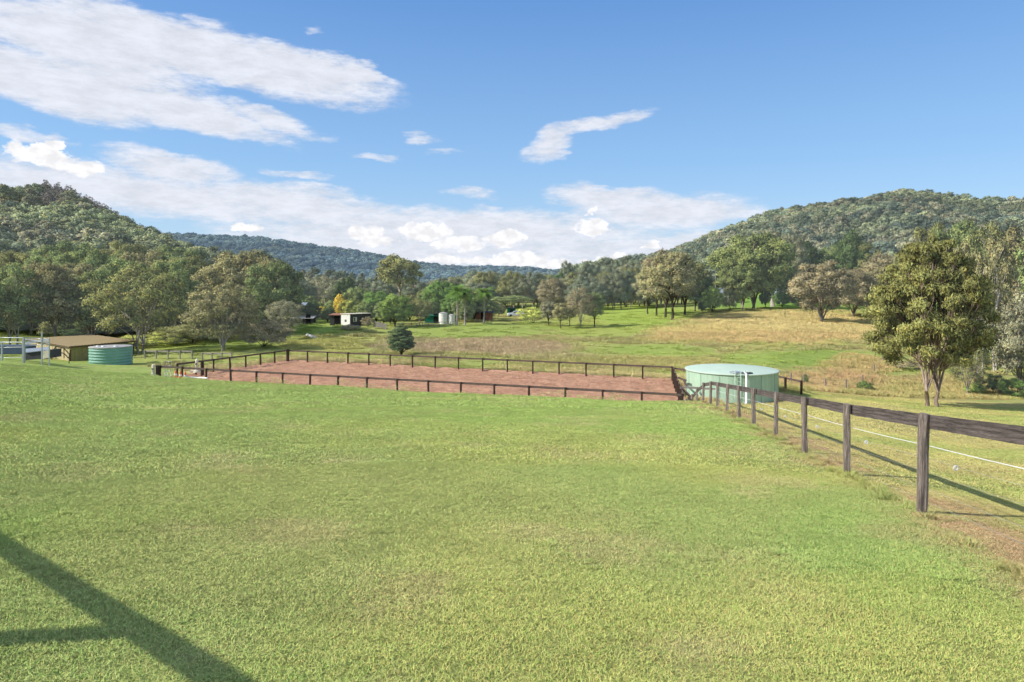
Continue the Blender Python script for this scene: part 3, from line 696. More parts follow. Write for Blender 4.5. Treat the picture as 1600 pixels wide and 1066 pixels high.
gp = 'paddock gum trees on the right slope'
for (px, tp, w, d, k, c_, lb) in [
   (1050,396,74,146,'row',KH,'front dark trunked gum of the clump on the green paddock'),
   (1040,392,66,155,'row',BR,'second gum of the paddock clump, just behind the front one'),
   (1026,404,54,166,'row',KH,'brown-green gum on the left side of the paddock clump'),
   (1012,425,40,176,'row',GY,'leftmost and smallest gum of the paddock clump'),
   (1070,402,62,170,'row',OL,'gum on the right side of the paddock clump'),
   (1086,420,44,185,'dark',DK,'dark bushy tree at the right end of the paddock clump'),
   (1178,366,122,182,'gum',(.125,.150,.045),'large rounded bright green gum with two trunks above the straw bank'),
   (1160,400,70,178,'gum',(.120,.145,.045),'left half crown beside the large rounded gum'),
   (1222,364,74,215,'gum2',GY,'pale limbed gum rising behind the large rounded gum'),
   (1207,400,60,200,'gum2',DK,'dark crowned gum with thick white trunk'),
   (1248,380,66,225,'dark',DK,'very dark tall gum right of the white trunked gum'),
   (1276,390,56,235,'dark',DK,'dark gum behind the brown leaved gum'),
   (1284,410,96,141,'gum',BR,'brown-leaved spreading gum on the straw coloured slope'),
   (1333,422,68,156,'gum',BR,'smaller brown-leaved gum with shadow to its right'),
   (1330,362,48,240,'tall',DK,'tall dark gum behind the two brown-leaved gums'),
   (1352,378,50,238,'dark',OL,'dark olive gum left of the big roadside gum'),
   (1305,384,50,250,'gum',OLG,'green gum between the dark gums below the hill'),
   (1390,398,80,200,'gum',BR,'brown-grey gum directly left of the big right-hand gum'),
   (1370,420,60,190,'gum',KH,'low khaki gum in front of the brown-grey one')]:
    tree(k, px, tp, w, d, c_, lb, gp)
for (px, tp, w, d, k, c_, lb) in [(1113,448,30,172,'round',LG,'small light green garden tree right of the paddock clump'),(1140,446,30,174,'shrub',OL,'small olive bush in front of the white house'),
    (1196,452,16,188,'round',DK,'dark round bush left of the thick white trunk'),(1222,456,26,195,'round',GRN,'green bush right of the thick white trunk'),(1252,448,36,185,'round',OL,'olive bush left of the brown-leaved gum'),(1097,470,14,176,'round',DK,'tiny dark bush at the edge of the garden lawn')]:
    tree(k, px, tp, w, d, c_, lb, gp, 'bush', 'garden_bush')
# right mass
gq = 'gums massed behind the big right-hand gum'
for (px, tp, w, d, k, c_, lb) in [
   (1455,352,70,150,'gum',OL,'gum top showing above the big right-hand gum'),(1498,348,80,140,'gum',OLG,'flat topped gum right behind the big right-hand gum'),
   (1545,352,90,125,'gum2',(.16,.17,.06),'tall gum with pale trunks behind the right edge scrub'),(1590,358,84,115,'tall',KH,'tall khaki gum at the right frame edge'),
   (1640,365,110,110,'gum',OLG,'gum past the right frame edge'),(1520,410,80,105,'gum2',KH,'open crowned gum with white trunk right of the big gum'),
   (1565,430,90,95,'gum2',BR,'brownish open gum near the right edge'),(1430,392,64,170,'gum',OL,'gum half hidden left of the big right-hand gum'),
   (1598,462,92,66,'gum',GY,'grey-green gum leaning in at the right frame edge'),(1670,430,120,75,'gum',OL,'big gum outside the right edge'),
   (1512,540,52,64,'wispy',OL,'small open gum right of the big gum on the creek bank')]:
    tree(k, px, tp, w, d, c_, lb, gq)
for (px, tp, w, d, c_) in [(1552,585,44,66,DK),(1590,592,50,64,GRN),(1525,600,30,66,LG),(1620,580,60,68,DK),(1560,535,110,90,DK),(1490,560,70,88,OL),(1420,590,40,80,BR),(1385,560,60,110,KH)]:
    tree('shrub', px, tp, w, d, c_, 'low bush on the creek bank below the right-hand gums', gq, 'shrub', 'shrub')
for (px, tp, w, d, c_) in [(1258,612,10,62,GRN),(1352,612,22,64,GRN),(575,495,20,128,BR),(548,512,30,121,BR),(1160,588,12,60,GRN)]:
    tree('shrub', px, tp, w, d, c_, 'small rough bush in the paddock grass', 'small paddock bushes', 'bush', 'bush')
M['bark_white'] = simple('bark_white', (.62,.56,.50), .85, .25, 2, stretch=(1,1,.4))
kind('pale', 51, 52, cr=2.6, c0=.42, K=34, leaves=11000, shape='column', limbs=4, clump=(.2,.33), bark='bark_white', stems=2, ll=.22, lw=.09, soff=.25, tr=.014)
for (px, tp, w, d, lb) in [(1531,400,52,74,'slim gum with white forked trunk directly right of the big gum'),(1556,372,50,84,'tall slim gum with white trunk near the right edge'),(1506,380,44,92,'slim pale trunked gum showing behind the big gum')]:
    tree('pale', px, tp, w, d, KH, lb, gq)
# hero gum
wm, lm, hi, wd = make_tree('hero', 77, H=11.4, cr=3.8, c0=.09, K=235, clump=(.08,.155), leaves=105000, ll=.20, lw=.052, stems=2, bark='bark_red', shape='column', limbs=8, tr=.016, spread=.16, yellow=.14, inner=.5, droop=1.2, soff=.42)
e_ = empty('gum_tree', PG(1455, 48), 'big gum with two reddish trunks standing in the paddock beyond the right fence', 'tree', None, 0)
ht = CZ-(379-HY)/F*48-e_.location.z; e_.scale = ((162/2/F*48)/wd,)*2+(ht/hi,)
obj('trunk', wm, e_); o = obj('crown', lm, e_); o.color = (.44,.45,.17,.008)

# white trunk gum detail
b = PG(1207, 199); mb = MB(); mb.tube([(0,0,-.4),(0,0,2),(.1,0,5),(-.2,0,9)], [.75,.5,.42,.3], 10); tr_ = mb.build('tree_trunk', M['bark_pale'], None, b)
tag(tr_, 'thick white gum trunk on the green garden lawn', 'tree trunk')
# palms
def palm(px, top, d, h, label, seed):
    b = PG(px, d); e_ = empty('palm_tree', b, label, 'palm', 'palms above the white tanks'); rr = random.Random(seed)
    H = CZ-(top-HY)/F*d-b.z-1.2
    mb = MB(); mb.tube([(0,0,-.3),(.1,0,H*.5),(0,0,H)], [.2,.15,.12], 8); mb.build('trunk', M['bark'], e_)
    vs = []; fs = []; nn = []; tt = []
    for k in range(26):
        a = 2*pi*k/26*2.4+rr.uniform(-.2,.2); el = rr.uniform(-.1,1.35); L = rr.uniform(2.4,3.4); pr = Vector((0,0,H))
        for s_ in range(9):
            t = s_/8; dirv = Vector((cos(a)*cos(el-t*1.5), sin(a)*cos(el-t*1.5), sin(el-t*1.5))); nx_ = pr+dirv*L/9
            sd = Vector((-sin(a), cos(a), 0)); w_ = .62*(1-abs(t-.4)*1.2)
            for sg in (-1,1):
                for z_ in (0,.5):
                    q0 = pr.lerp(nx_, z_); q = len(vs); vs += [q0, q0+dirv*.10, q0+dirv*.40+sd*sg*w_-Vector((0,0,.22*w_)), q0+dirv*.32+sd*sg*w_-Vector((0,0,.22*w_))]; fs.append((q,q+1,q+2,q+3)); nn += [(0,-.3,1)]*4
                    c_ = rr.uniform(.8,1.2); tt += [(c_,c_,c_)]*4
            pr = nx_
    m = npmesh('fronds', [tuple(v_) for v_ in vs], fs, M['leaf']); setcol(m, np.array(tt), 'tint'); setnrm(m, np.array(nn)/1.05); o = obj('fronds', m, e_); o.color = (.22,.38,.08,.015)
palm(714, 447, 134, 8, 'bright green palm above the white tanks', 1); palm(726, 452, 135, 8, 'shorter bright palm leaning right of the first palm', 2); palm(756, 450, 137, 8, 'bright green palm above the brick red shed', 3)

# ------------------------------------------------------------------ hills with forest
def hill(name, crest, base_d, base_z, mat, nseed, bump=3., nu=160, nv=50, back=1.5, exp=1.0):
    cp = np.array(crest, float)
    us = np.linspace(cp[0,0], cp[-1,0], nu)
    py = np.interp(us, cp[:,0], cp[:,1]); dd = np.interp(us, cp[:,0], cp[:,2])
    t = (us-PX0)/F
    vs = np.linspace(0, back, nv)
    U_, V_ = np.meshgrid(np.arange(nu), vs, indexing='ij')
    D = base_d+(dd[U_]-base_d)*V_; D = D*(1)
    zc = -(py[U_]-HY)/F*dd[U_]
    s = np.where(V_ <= 1, V_**exp, 1-.9*(V_-1))
    s = np.where((V_ > .85) & (V_ <= 1), s, s)
    Xx = t[U_]*D
    Z = base_z+(zc-base_z)*s+(fbm(Xx*.008+nseed, D*.008, 4)-.5)*bump*np.minimum(V_*3, 1)*np.where(V_ > .93, .4, 1)
    ii, jj = np.meshgrid(np.arange(nu-1), np.arange(nv-1), indexing='ij'); ii = ii.ravel(); jj = jj.ravel()
    m = npmesh(name, np.stack([Xx.ravel(), D.ravel(), Z.ravel()+CZ], 1), np.stack([ii*nv+jj,(ii+1)*nv+jj,(ii+1)*nv+jj+1,ii*nv+jj+1],1), mat, True)
    tag(obj(name, m), kind='structure')
    def samp(uu, vv):
        fu = np.interp(uu, us, np.arange(nu)); fv = np.interp(vv, vs, np.arange(nv)); a = np.clip(fu.astype(int),0,nu-2); b = np.clip(fv.astype(int),0,nv-2); fu = fu-a; fv = fv-b
        q = lambda A: A[a,b]*(1-fu)*(1-fv)+A[a+1,b]*fu*(1-fv)+A[a,b+1]*(1-fu)*fv+A[a+1,b+1]*fu*fv
        return q(Xx), q(D), q(Z)+CZ
    return samp
def far_proto(nm, seed, **k):
    wm, lm, hi, wd = make_tree(nm, seed, mi='leafi', **k)
    return wm, lm
def join_proto(nm, seed, **k):
    wm, lm = far_proto(nm, seed, **k)
    # one mesh: trunk faces + leaves
    v1 = np.zeros(len(wm.vertices)*3, np.float32); wm.vertices.foreach_get('co', v1); v1 = v1.reshape(-1,3)
    v2 = np.zeros(len(lm.vertices)*3, np.float32); lm.vertices.foreach_get('co', v2); v2 = v2.reshape(-1,3)
    f = [tuple(p.vertices) for p in wm.polygons]; n1 = len(v1)
    m = bpy.data.meshes.new(nm); m.from_pydata(np.concatenate([v1,v2]).tolist(), [], f+[tuple(n1+i for i in p.vertices) for p in lm.polygons])
    m.materials.append(M['bark']); m.materials.append(M['leafi'])
    mi_ = np.zeros(len(m.polygons), np.int32); mi_[len(f):] = 1; m.polygons.foreach_set('material_index', mi_)
    t = np.zeros(len(lm.vertices)*4, np.float32); lm.color_attributes['tint'].data.foreach_get('color', t); t = t.reshape(-1,4)[:,:3]
    setcol(m, np.concatenate([np.ones((n1,3)), t]), 'tint')
    nn = np.zeros(len(v2)*3, np.float32); lm.attributes['nrm'].data.foreach_get('vector', nn)
    setnrm(m, np.concatenate([v1*0, nn.reshape(-1,3)])); m.update()
    return hidden(nm, m)
FP = [join_proto('forest_tree', s, cr=4.3, c0=.20, K=24, leaves=2700, ll=.66, lw=.36, clump=(.2,.36), limbs=4) for s in (101,102,103)]
FP += [join_proto('forest_tree', s, cr=3.2, c0=.28, K=20, leaves=2200, ll=.62, lw=.32, clump=(.24,.42), shape='column', limbs=3, bark='bark_pale') for s in (104,105)]
BP = [join_proto('burnt_tree', s, cr=2.2, c0=.3, K=12, leaves=140, ll=.9, lw=.3, clump=(.3,.5), shape='column', limbs=4, tr=.022, bark='bark_pale') for s in (111,112)]
FM = 3.3
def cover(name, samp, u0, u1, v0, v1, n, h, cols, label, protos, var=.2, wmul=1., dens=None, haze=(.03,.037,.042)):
    u = NG.uniform(u0, u1, n*3); v = NG.uniform(v0, v1, n*3)**.9
    x, y, z = samp(u, v)
    if dens is not None: k = NG.rand(len(u)) < dens(u, v, x, y); u, v, x, y, z = u[k], v[k], x[k], y[k], z[k]
    x, y, z, u, v = x[:n], y[:n], z[:n], u[:n], v[:n]; n = len(x)
    hh = h*(.62+NG.rand(n)**1.8*.85)/10; w_ = hh*NG.uniform(.8,1.35,n)*wmul
    cols = np.array(cols); ci = np.clip((fbm(x*.02, y*.02, 3)*1.7-.35+NG.uniform(-.25,.25,n))*len(cols), 0, len(cols)-1).astype(int)
    c = cols[ci]*NG.uniform(1-var,1+var,(n,1))*(.75+.5*sstep(.35,.65,fbm(x*.006+3, y*.01+z*.02, 3)))[:,None]
    rot = np.zeros((n,3)); rot[:,2] = NG.uniform(0,2*pi,n)
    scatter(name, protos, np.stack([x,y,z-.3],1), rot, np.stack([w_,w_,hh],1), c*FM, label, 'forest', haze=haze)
# far blue ridge
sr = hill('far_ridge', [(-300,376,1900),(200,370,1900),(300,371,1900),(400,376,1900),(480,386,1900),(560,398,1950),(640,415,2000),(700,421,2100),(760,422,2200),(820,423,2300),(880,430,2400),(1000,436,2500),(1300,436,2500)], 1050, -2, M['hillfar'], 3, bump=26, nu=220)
cover('ridge_forest', sr, -250, 1150, .02, 1.02, 17000, 11.5, [(.070,.098,.105),(.084,.112,.112),(.056,.084,.104),(.098,.120,.105)], 'blue hazy forest covering the distant ridge', FP, .18, 1.25, None, (.066,.092,.132))  # leaf colours shifted to blue for distance haze
# low pale paddock at the ridge foot
sp = hill('far_paddock_hill', [(380,445,700),(440,437,720),(480,433,740),(520,434,760),(600,441,760),(640,446,760)], 480, -9, simple('pale_paddock', (.34,.34,.17), .95, .3, .02), 5, bump=2)
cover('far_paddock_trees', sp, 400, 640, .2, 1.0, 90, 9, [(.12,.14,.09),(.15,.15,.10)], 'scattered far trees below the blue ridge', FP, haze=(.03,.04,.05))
# left hill
sl = hill('left_hill', [(-900,200,430),(-300,240,420),(0,288,400),(60,300,400),(110,313,400),(150,335,395),(190,357,390),(230,380,380),(260,396,370),(300,415,360),(335,426,350),(380,440,340),(440,458,330)], 165, -4, simple('left_hill_soil', (.27,.25,.12), .95, .35, .05), 13, bump=9)
def dl(u, v, x, y): # the top left shoulder is bare grass
    return np.where((v > .84) & (u < 120), .03, 1.0)
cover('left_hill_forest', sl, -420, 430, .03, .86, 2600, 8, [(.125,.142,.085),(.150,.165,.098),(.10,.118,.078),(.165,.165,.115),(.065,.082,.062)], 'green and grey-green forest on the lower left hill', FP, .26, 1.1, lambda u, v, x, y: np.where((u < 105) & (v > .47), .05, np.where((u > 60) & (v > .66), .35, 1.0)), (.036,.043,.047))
cover('left_hill_upper_forest', sl, -420, 345, .70, .97, 200, 6.5, [(.080,.098,.068),(.11,.12,.08),(.062,.08,.06)], 'sparser dark forest along the crest of the left hill', FP, .2, .9, dl)
cover('burnt_trees', sl, 70, 335, .66, 1.0, 1800, 7.5, [(.10,.095,.095),(.13,.12,.115)], 'bare grey burnt trunks along the upper left hill', BP, .2, 1., None)
# right hill
sh = hill('right_hill', [(880,448,560),(950,432,600),(1000,424,640),(1050,410,690),(1100,386,740),(1150,366,780),(1200,349,800),(1250,339,820),(1300,331,840),(1360,323,850),(1400,312,850),(1430,308,850),(1480,317,850),(1540,324,850),(1600,320,850),(1800,300,850),(2600,330,850)], 330, -3, simple('right_hill_soil', (.12,.13,.08), .95, .35, .03), 23, bump=16, nu=200)
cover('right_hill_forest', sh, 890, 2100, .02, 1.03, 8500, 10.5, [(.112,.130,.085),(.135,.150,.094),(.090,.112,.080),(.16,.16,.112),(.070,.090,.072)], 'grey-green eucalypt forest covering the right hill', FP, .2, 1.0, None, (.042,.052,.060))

# ------------------------------------------------------------------ fences
def post_mesh(nm, w, dpt, h, seed, mat, seg=7, rough=.010, sink=.3):
    rr = random.Random(seed); n = 12; vs = []; fs = []
    for k in range(seg+1):
        z = -sink+(h+sink)*k/seg; s = 1+rr.uniform(-.04,.04)
        for q in range(n):
            a = 2*pi*q/n+pi/n; cx = cos(a); sy = sin(a); m_ = max(abs(cx), abs(sy)); f_ = .55/m_+.45*1.06
            vs.append((cx*f_*w/2*s+rr.uniform(-1,1)*rough, sy*f_*dpt/2*s+rr.uniform(-1,1)*rough, z+(rr.uniform(-.012,.012) if k == seg else 0)))
    for k in range(seg):
        for q in range(n): fs.append((k*n+q, k*n+(q+1)%n, (k+1)*n+(q+1)%n, (k+1)*n+q))
    fs.append(tuple(seg*n+q for q in range(n)))
    m = bpy.data.meshes.new(nm); m.from_pydata(vs, [], fs); m.materials.append(mat); m.update(); return m
# boundary fence on the right
bf = empty('boundary_fence', (FX[1], FD[1], g(FX[1], FD[1])), 'weathered timber post and rail fence with white electric rope on the right', 'fence')
bl = bf.location.copy()
TOPPY = {1686:676,1440:646,1323:631,1257:620,1212:613,1178:607,1155:603,1136:600,1121:597.5,1110:596,1099:598,1089:606,1081:616}
tops = []
for k, (p, d) in enumerate(zip(FPX, FD)):
    x = X(p, d); zt = CZ-(TOPPY[p]-HY)/F*d; zb = g(x, d); h = zt-zb
    m = post_mesh('post', R.uniform(.095,.122), R.uniform(.10,.12), h, 300+k, M['post_wood'], rough=.007)
    o = obj('post', m, bf, Vector((x, d, zb))-bl, (radians(R.uniform(-1.5,1.5)), radians(R.uniform(-1.8,1.8)), R.uniform(-.3,.3)))
    tops.append(Vector((x, d, zt)))
pdir = Vector((FX[6]-FX[1], FD[6]-FD[1], 0)).normalized(); nrm = Vector((pdir.y, -pdir.x, 0))     # towards the paddock
for k in range(len(tops)-1):
    a = tops[k]+nrm*.10-Vector((0,0,.105)); b = tops[k+1]+nrm*.10-Vector((0,0,.105)); d_ = (b-a); L = d_.length
    mb = MB(); n = 14; hh = .175/2; tt = .045/2
    for q in range(n+1):
        t = -L/2+L*q/n
        for (yy, zz) in ((-tt,-hh),(tt,-hh),(tt,hh),(-tt,hh)): mb.v.append((t+(0 if 0 < q < n else (.004 if q else -.004)*-1), yy+R.uniform(-.002,.002), zz+R.uniform(-.004,.004)))
    for q in range(n):
        for s_ in range(4): mb.f.append((q*4+s_, q*4+(s_+1)%4, (q+1)*4+(s_+1)%4, (q+1)*4+s_)); mb.sm.append(False)
    mb.f += [(3,2,1,0), (n*4,n*4+1,n*4+2,n*4+3)]; mb.sm += [False]*2
    o = mb.build('rail', M['rail_wood'], bf, (a+b)/2-bl); o.rotation_mode = 'QUATERNION'; o.rotation_quaternion = d_.to_track_quat('X','Z')
wire_m = simple('fence_wire', (.38,.37,.35), .5, .1, 3, spec=.4)
for hz, rad, mt, nm in ((.415, .0055, M['white'], 'electric_rope'), (.58, .0018, wire_m, 'wire'), (.76, .0018, wire_m, 'wire'), (.98, .0018, wire_m, 'wire'), (1.14, .0016, wire_m, 'wire')):
    mb = MB(); pts = []
    for k in range(len(tops)-1):
        for q in range(6):
            t = q/6; p_ = tops[k].lerp(tops[k+1], t)+nrm*.085-Vector((0,0,hz+.008*4*t*(1-t))); pts.append(p_-bl)
    mb.tube(pts, rad, 5); mb.build(nm, mt, bf)
for k in range(1, 8):
    p_ = tops[k].lerp(tops[k-1] if k == 1 else tops[k-1], .24)+nrm*.085-Vector((0,0,.60))
    mb = MB(); c_ = p_-bl
    for q in range(20):
        aa = 2*pi*q/20; ab = 2*pi*(q+1)/20; mb.tube([c_+Vector((cos(aa)*.023,0,sin(aa)*.023)), c_+Vector((cos(ab)*.023,0,sin(ab)*.023))], .010, 6, cap=False)
    mb.build('insulator', M['white'], bf, (0,0,0))
# galvanised bolts near the post tops
# arena fence
af = empty('arena_fence', (-10, 58, AZ+CZ), 'dark stained post and single rail fence around the sand arena', 'fence'); al = af.location.copy()
AH = 1.2
def fence_run(root, rl, pts, n, h=AH, pw=.13, rw=.05, rh=.15, mp='dark_wood', mr='dark_rail', zf=None, first=True, last=True, rails=(0,)):
    tp = []
    pts = [Vector(p) for p in pts]
    for q in range(n+1):
        t = q/n; p_ = pts[0].lerp(pts[-1], t); zb = zf if zf is not None else g(p_.x, p_.y)
        if (q or first) and (q < n or last):
            m = post_mesh('post', pw*R.uniform(.9,1.1), pw, h+R.uniform(-.02,.03), 500+q, M[mp], seg=3, rough=.004, sink=.5)
            obj('post', m, root, Vector((p_.x, p_.y, zb))-rl, (R.uniform(-.015,.015), R.uniform(-.02,.02), atan2(pts[-1].y-pts[0].y, pts[-1].x-pts[0].x)))
        tp.append(Vector((p_.x, p_.y, zb+h-.07)))
    for dz in rails:
        for q in range(n):
            a, b = tp[q], tp[q+1]; dd = (b-a).normalized(); nn = Vector((dd.y,-dd.x,0))*(-.09)
            mb = MB(); L = (b-a).length; mb.box((0,0,0), (L-.004, rw, rh), j=.003)
            o = mb.build('rail', M[mr], root, (a+b)/2+nn+Vector((0,0,-dz))-rl); o.rotation_mode = 'QUATERNION'; o.rotation_quaternion = (b-a).to_track_quat('X','Z')
fz = AZ+CZ
FL, FR_, RR, RL = [Vector((p[0], p[1], 0)) for p in ARENA]
fence_run(af, al, [FL, FR_], 17, zf=fz)
fence_run(af, al, [RL, RR], 16, zf=fz)
fence_run(af, al, [Vector((-29.7,60.6,0)), RL], 7, zf=fz, last=False)
fence_run(af, al, [RR, FR_], 7, zf=fz, first=False, last=False)
# heavier corner posts
for p_, w_, hh in ((FL,.34,1.25),(RL,.26,1.32),(Vector((-27.9,61.6,0))*1.0,.24,1.3)):
    o = obj('corner_post', post_mesh('corner_post', w_, w_, hh, 61, M['dark_wood'], 4, .012, .5), af, Vector((p_.x-.02, p_.y-.03, fz))-al)
# fence around the big tank
tf = empty('tank_fence', PG(1077, 56), 'short timber rail fence with braces around the big green tank', 'fence'); tl = tf.location.copy()
T1 = PG(1050,58.5); T2 = PG(1078,57.2); T3 = Vector((16.5,58.6,0)); T4 = Vector((21.6,57.0,0)); T5 = Vector((22.2,52.4,0))
fence_run(tf, tl, [T1, T2], 1, h=1.15, first=False); fence_run(tf, tl, [T2, T3], 1, h=1.0, first=False); fence_run(tf, tl, [T3, T4], 2, h=1.0, first=False); fence_run(tf, tl, [T4, T5], 2, h=1.05, pw=.16, first=False)
mb = MB(); a = PG(1066,46.6); b = PG(1090,46.0); mb.bar(a+Vector((0,0,1.25))-tl, b+Vector((1.2,0,1.2))-tl, .07, .14); mb.build('rail', M['grey_wood'], tf)
for (p0, p1) in ((P(1063,604,46.5), P(1080,621,45)), (P(1068,594,50), P(1074,606,49)), (P(1060,590,52), P(1072,595,51))):
    mb = MB(); mb.bar(p0-tl, p1-tl, .09, .13); mb.build('brace', M['dark_rail'], tf)
for (px, d, h) in ((1072,44.6,.75),(1077,44.2,.95),(1066,46.5,1.2)):
    o = obj('post', post_mesh('post', .16, .15, h, 88, M['post_wood'], 4, .006, .6), tf, PG(px, d)-tl, (.03,-.02,.4))
# low timber fence left behind arena
lf = empty('paddock_fence', PG(300, 78), 'low weathered timber rail fence behind the left end of the arena', 'fence'); ll_ = lf.location.copy()
fence_run(lf, ll_, [PG(226,80), PG(300,78)], 4, h=.95, mp='grey_wood', mr='grey_wood'); fence_run(lf, ll_, [PG(316,77), PG(362,76)], 3, h=.8, mp='grey_wood', mr='grey_wood')
# wire fence posts far right
wf = empty('wire_fence', PG(1240, 60), 'thin old post and wire fence along the creek right of the tank', 'fence'); wl = wf.location.copy()
pts_ = [PG(px, d) for px, d in ((1236,60),(1256,61),(1290,62),(1322,64),(1348,68),(1366,76),(1380,86),(1384,98))]
for q, p_ in enumerate(pts_):
    obj('post', post_mesh('post', .12, .12, 1.0, 700+q, M['post_wood'], 3, .006, .4), wf, p_-wl)
for hz in (.4,.85):
    mb = MB(); mb.tube([p_+Vector((0,0,hz))-wl for p_ in pts_], .006, 4); mb.build('wire', wire_m, wf)

# ------------------------------------------------------------------ tanks
bt = empty('water_tank', (16.7, 52.0, -8.45+CZ), 'large pale green round steel water tank with low roof beside the arena', 'water tank')
r_ = 3.35; zt = CZ-(577-HY)/F*52-bt.location.z
mb = MB(); mb.lathe([(r_,-.3),(r_,zt-.02)], 96); mb.build('wall', M['tank'], bt)
mb = MB(); mb.lathe([(r_+.05,zt-.07),(r_+.09,zt-.05),(r_+.09,zt+.01),(r_+.02,zt+.03),(r_*.5,zt+.12),(.02,zt+.20)], 96); mb.build('roof', M['tank_roof'], bt)
for k in range(14):
    a = 2*pi*k/14+.12; mb = MB(); mb.box((cos(a)*(r_+.008), sin(a)*(r_+.008), zt/2-.05), (.02,.05,zt-.08), rz=a); mb.build('seam', simple('seam', (.26,.40,.32), .6, .05) if k == 0 else bpy.data.materials['seam'], bt)
def onwall(px, off):   # point on the wall of the tank seen in this column
    t = (px-PX0)/F; A_q = 1+t*t; B_q = -2*(16.7*t+52.0); C_q = 16.7**2+52**2-(r_+off)**2
    y_ = (-B_q-math.sqrt(B_q*B_q-4*A_q*C_q))/(2*A_q); return Vector((t*y_-16.7, y_-52.0, 0))
q = onwall(1166, .14); mb = MB(); mb.tube([q+Vector((0,0,-.2)), q+Vector((0,0,zt+.12)), q*.9+Vector((0,0,zt+.2))], .07, 10); mb.build('inlet_pipe', M['white'], bt)
q = onwall(1153, .12); a = atan2(q.y, q.x); sd = Vector((-sin(a), cos(a), 0)); mb = MB()
for s_ in (-.2,.2): mb.tube([q+sd*s_+Vector((0,0,.35)), q+sd*s_+Vector((0,0,zt+.25)), q*.92+sd*s_+Vector((0,0,zt+.25))], .022, 6)
for k in range(7): mb.tube([q+sd*-.2+Vector((0,0,.45+.28*k)), q+sd*.2+Vector((0,0,.45+.28*k))], .015, 5)
mb.build('ladder', M['tank_roof'], bt)
q = onwall(1151, -.45); mb = MB(); mb.box((q.x,q.y,zt+.13), (.7,.7,.10), rz=.4); mb.build('hatch', M['steel'], bt)
q = onwall(1171, -.3); mb = MB(); mb.box((q.x,q.y,zt+.10), (.35,.3,.10), rz=.4); mb.build('inlet_strainer', M['darkgrey'], bt)
# small corrugated tank
st = empty('corrugated_tank', PG(173.5, 72), 'small dark green corrugated water tank in front of the tan shed', 'water tank')
st.location.z = CZ-(572-HY)/F*72
r2 = 59.5/2/F*72; h2 = (572-541.5)/F*72
prof = [(r2+.028*cos(t*2*pi*9), -.6+(h2+.6)*t) for t in np.linspace(0,1,120)]
mb = MB(); mb.lathe(prof, 64); mb.build('wall', M['corr'], st)
mb = MB(); mb.lathe([(r2+.04,h2-.03),(r2+.04,h2+.03),(r2*.9,h2+.05),(.03,h2+.07)], 64); mb.build('roof', M['concrete'], st)
for (ox, oy) in ((-1.0,-.6),(-.2,-1.0),(.9,-.7)):
    mb = MB(); mb.lathe([(.22,h2),(.2,h2+.14),(.02,h2+.16)], 16, (ox,oy,0)); mb.build('lid', M['white'], st)

# ------------------------------------------------------------------ tan shed
S1 = P(108,541.5,78); S2 = P(213,532,86.2); S3 = P(140,522,97); S4 = P(41,529,89)
zr = S1.z
for s_ in (S2,S3,S4): s_.z = zr
sh_ = empty('farm_shed', (S1.x, S1.y, zr-2.4), 'low open sided shed with flat tan sheet roof and cream walls behind the lawn', 'shed'); so = sh_.location.copy()
cen = (S1+S2+S3+S4)/4
def quadslab(mb, pts, t):
    b = [tuple(p) for p in pts]+[(p[0],p[1],p[2]-t) for p in pts]; mb.add(b, [(0,1,2,3),(7,6,5,4),(0,4,5,1),(1,5,6,2),(2,6,7,3),(3,7,4,0)])
e1 = (S2-S1).normalized(); e2 = (S4-S1).normalized()
mb = MB(); nr_ = 42
for k in range(nr_):
    a = S1.lerp(S2, k/nr_)-so; b = S1.lerp(S2, (k+1)/nr_)-so; c_ = S4.lerp(S3, (k+1)/nr_)-so; d_ = S4.lerp(S3, k/nr_)-so
    dz = .03 if k % 2 else 0
    for p_ in (a,b,c_,d_): p_.z += dz
    quadslab(mb, [a,b,c_,d_], .05)
mb.build('roof', M['roof_tan'], sh_)
mb = MB()
for a, b in ((S1,S2),(S2,S3),(S3,S4),(S4,S1)): mb.bar(a-so+Vector((0,0,-.10)), b-so+Vector((0,0,-.10)), .06, .14)
mb.build('fascia', M['brown_trim'], sh_)
def wall(a, b, z0, z1, nm, mt, n=18, t=.05):
    mb = MB(); a = a.copy(); b = b.copy()
    for k in range(n):
        p0 = a.lerp(b, k/n); p1 = a.lerp(b, (k+.96)/n); nn = (b-a).normalized(); nn = Vector((nn.y,-nn.x,0))*(.02 if k % 2 else 0)
        c_ = (p0+p1)/2+nn; mb.box((c_.x-so.x, c_.y-so.y, (z0+z1)/2-so.z), ((p1-p0).length, t, z1-z0), rz=atan2(b.y-a.y, b.x-a.x))
    return mb.build(nm, mt, sh_)
I1 = S1+(e1+e2)*.25; I4 = S4+(e1-e2)*.25; I2 = S1.lerp(S2,.55)+e2*.25
wall(I1, I4, zr-2.7, zr-.12, 'wall', M['khaki_wall'], 30); wall(I1+e1*.06, I2, zr-2.1, zr-.12, 'wall', simple('shaded_wall', (.30,.27,.11), .7,.12,2), 10)  # darker side wall: shade put into the wall colour
wall(I1+e1*.06, I2, zr-3.0, zr-2.1, 'plinth', M['concrete'], 1)
wall(S4+(e1-e2)*.3, S3-(e1+e2)*.3, zr-2.7, zr-.12, 'wall', M['khaki_wall'], 16)
for p_ in (I1-e1*.02, I2, S2-e1*.3+e2*.2, S1.lerp(S2,.8)+e2*.2, S3-(e1+e2)*.3, S2.lerp(S3,.5)-e1*.3):
    mb = MB(); mb.box((p_.x-so.x,p_.y-so.y,-.15), (.14,.14,4.3), rz=.4); mb.build('post', M['brown_trim'], sh_)
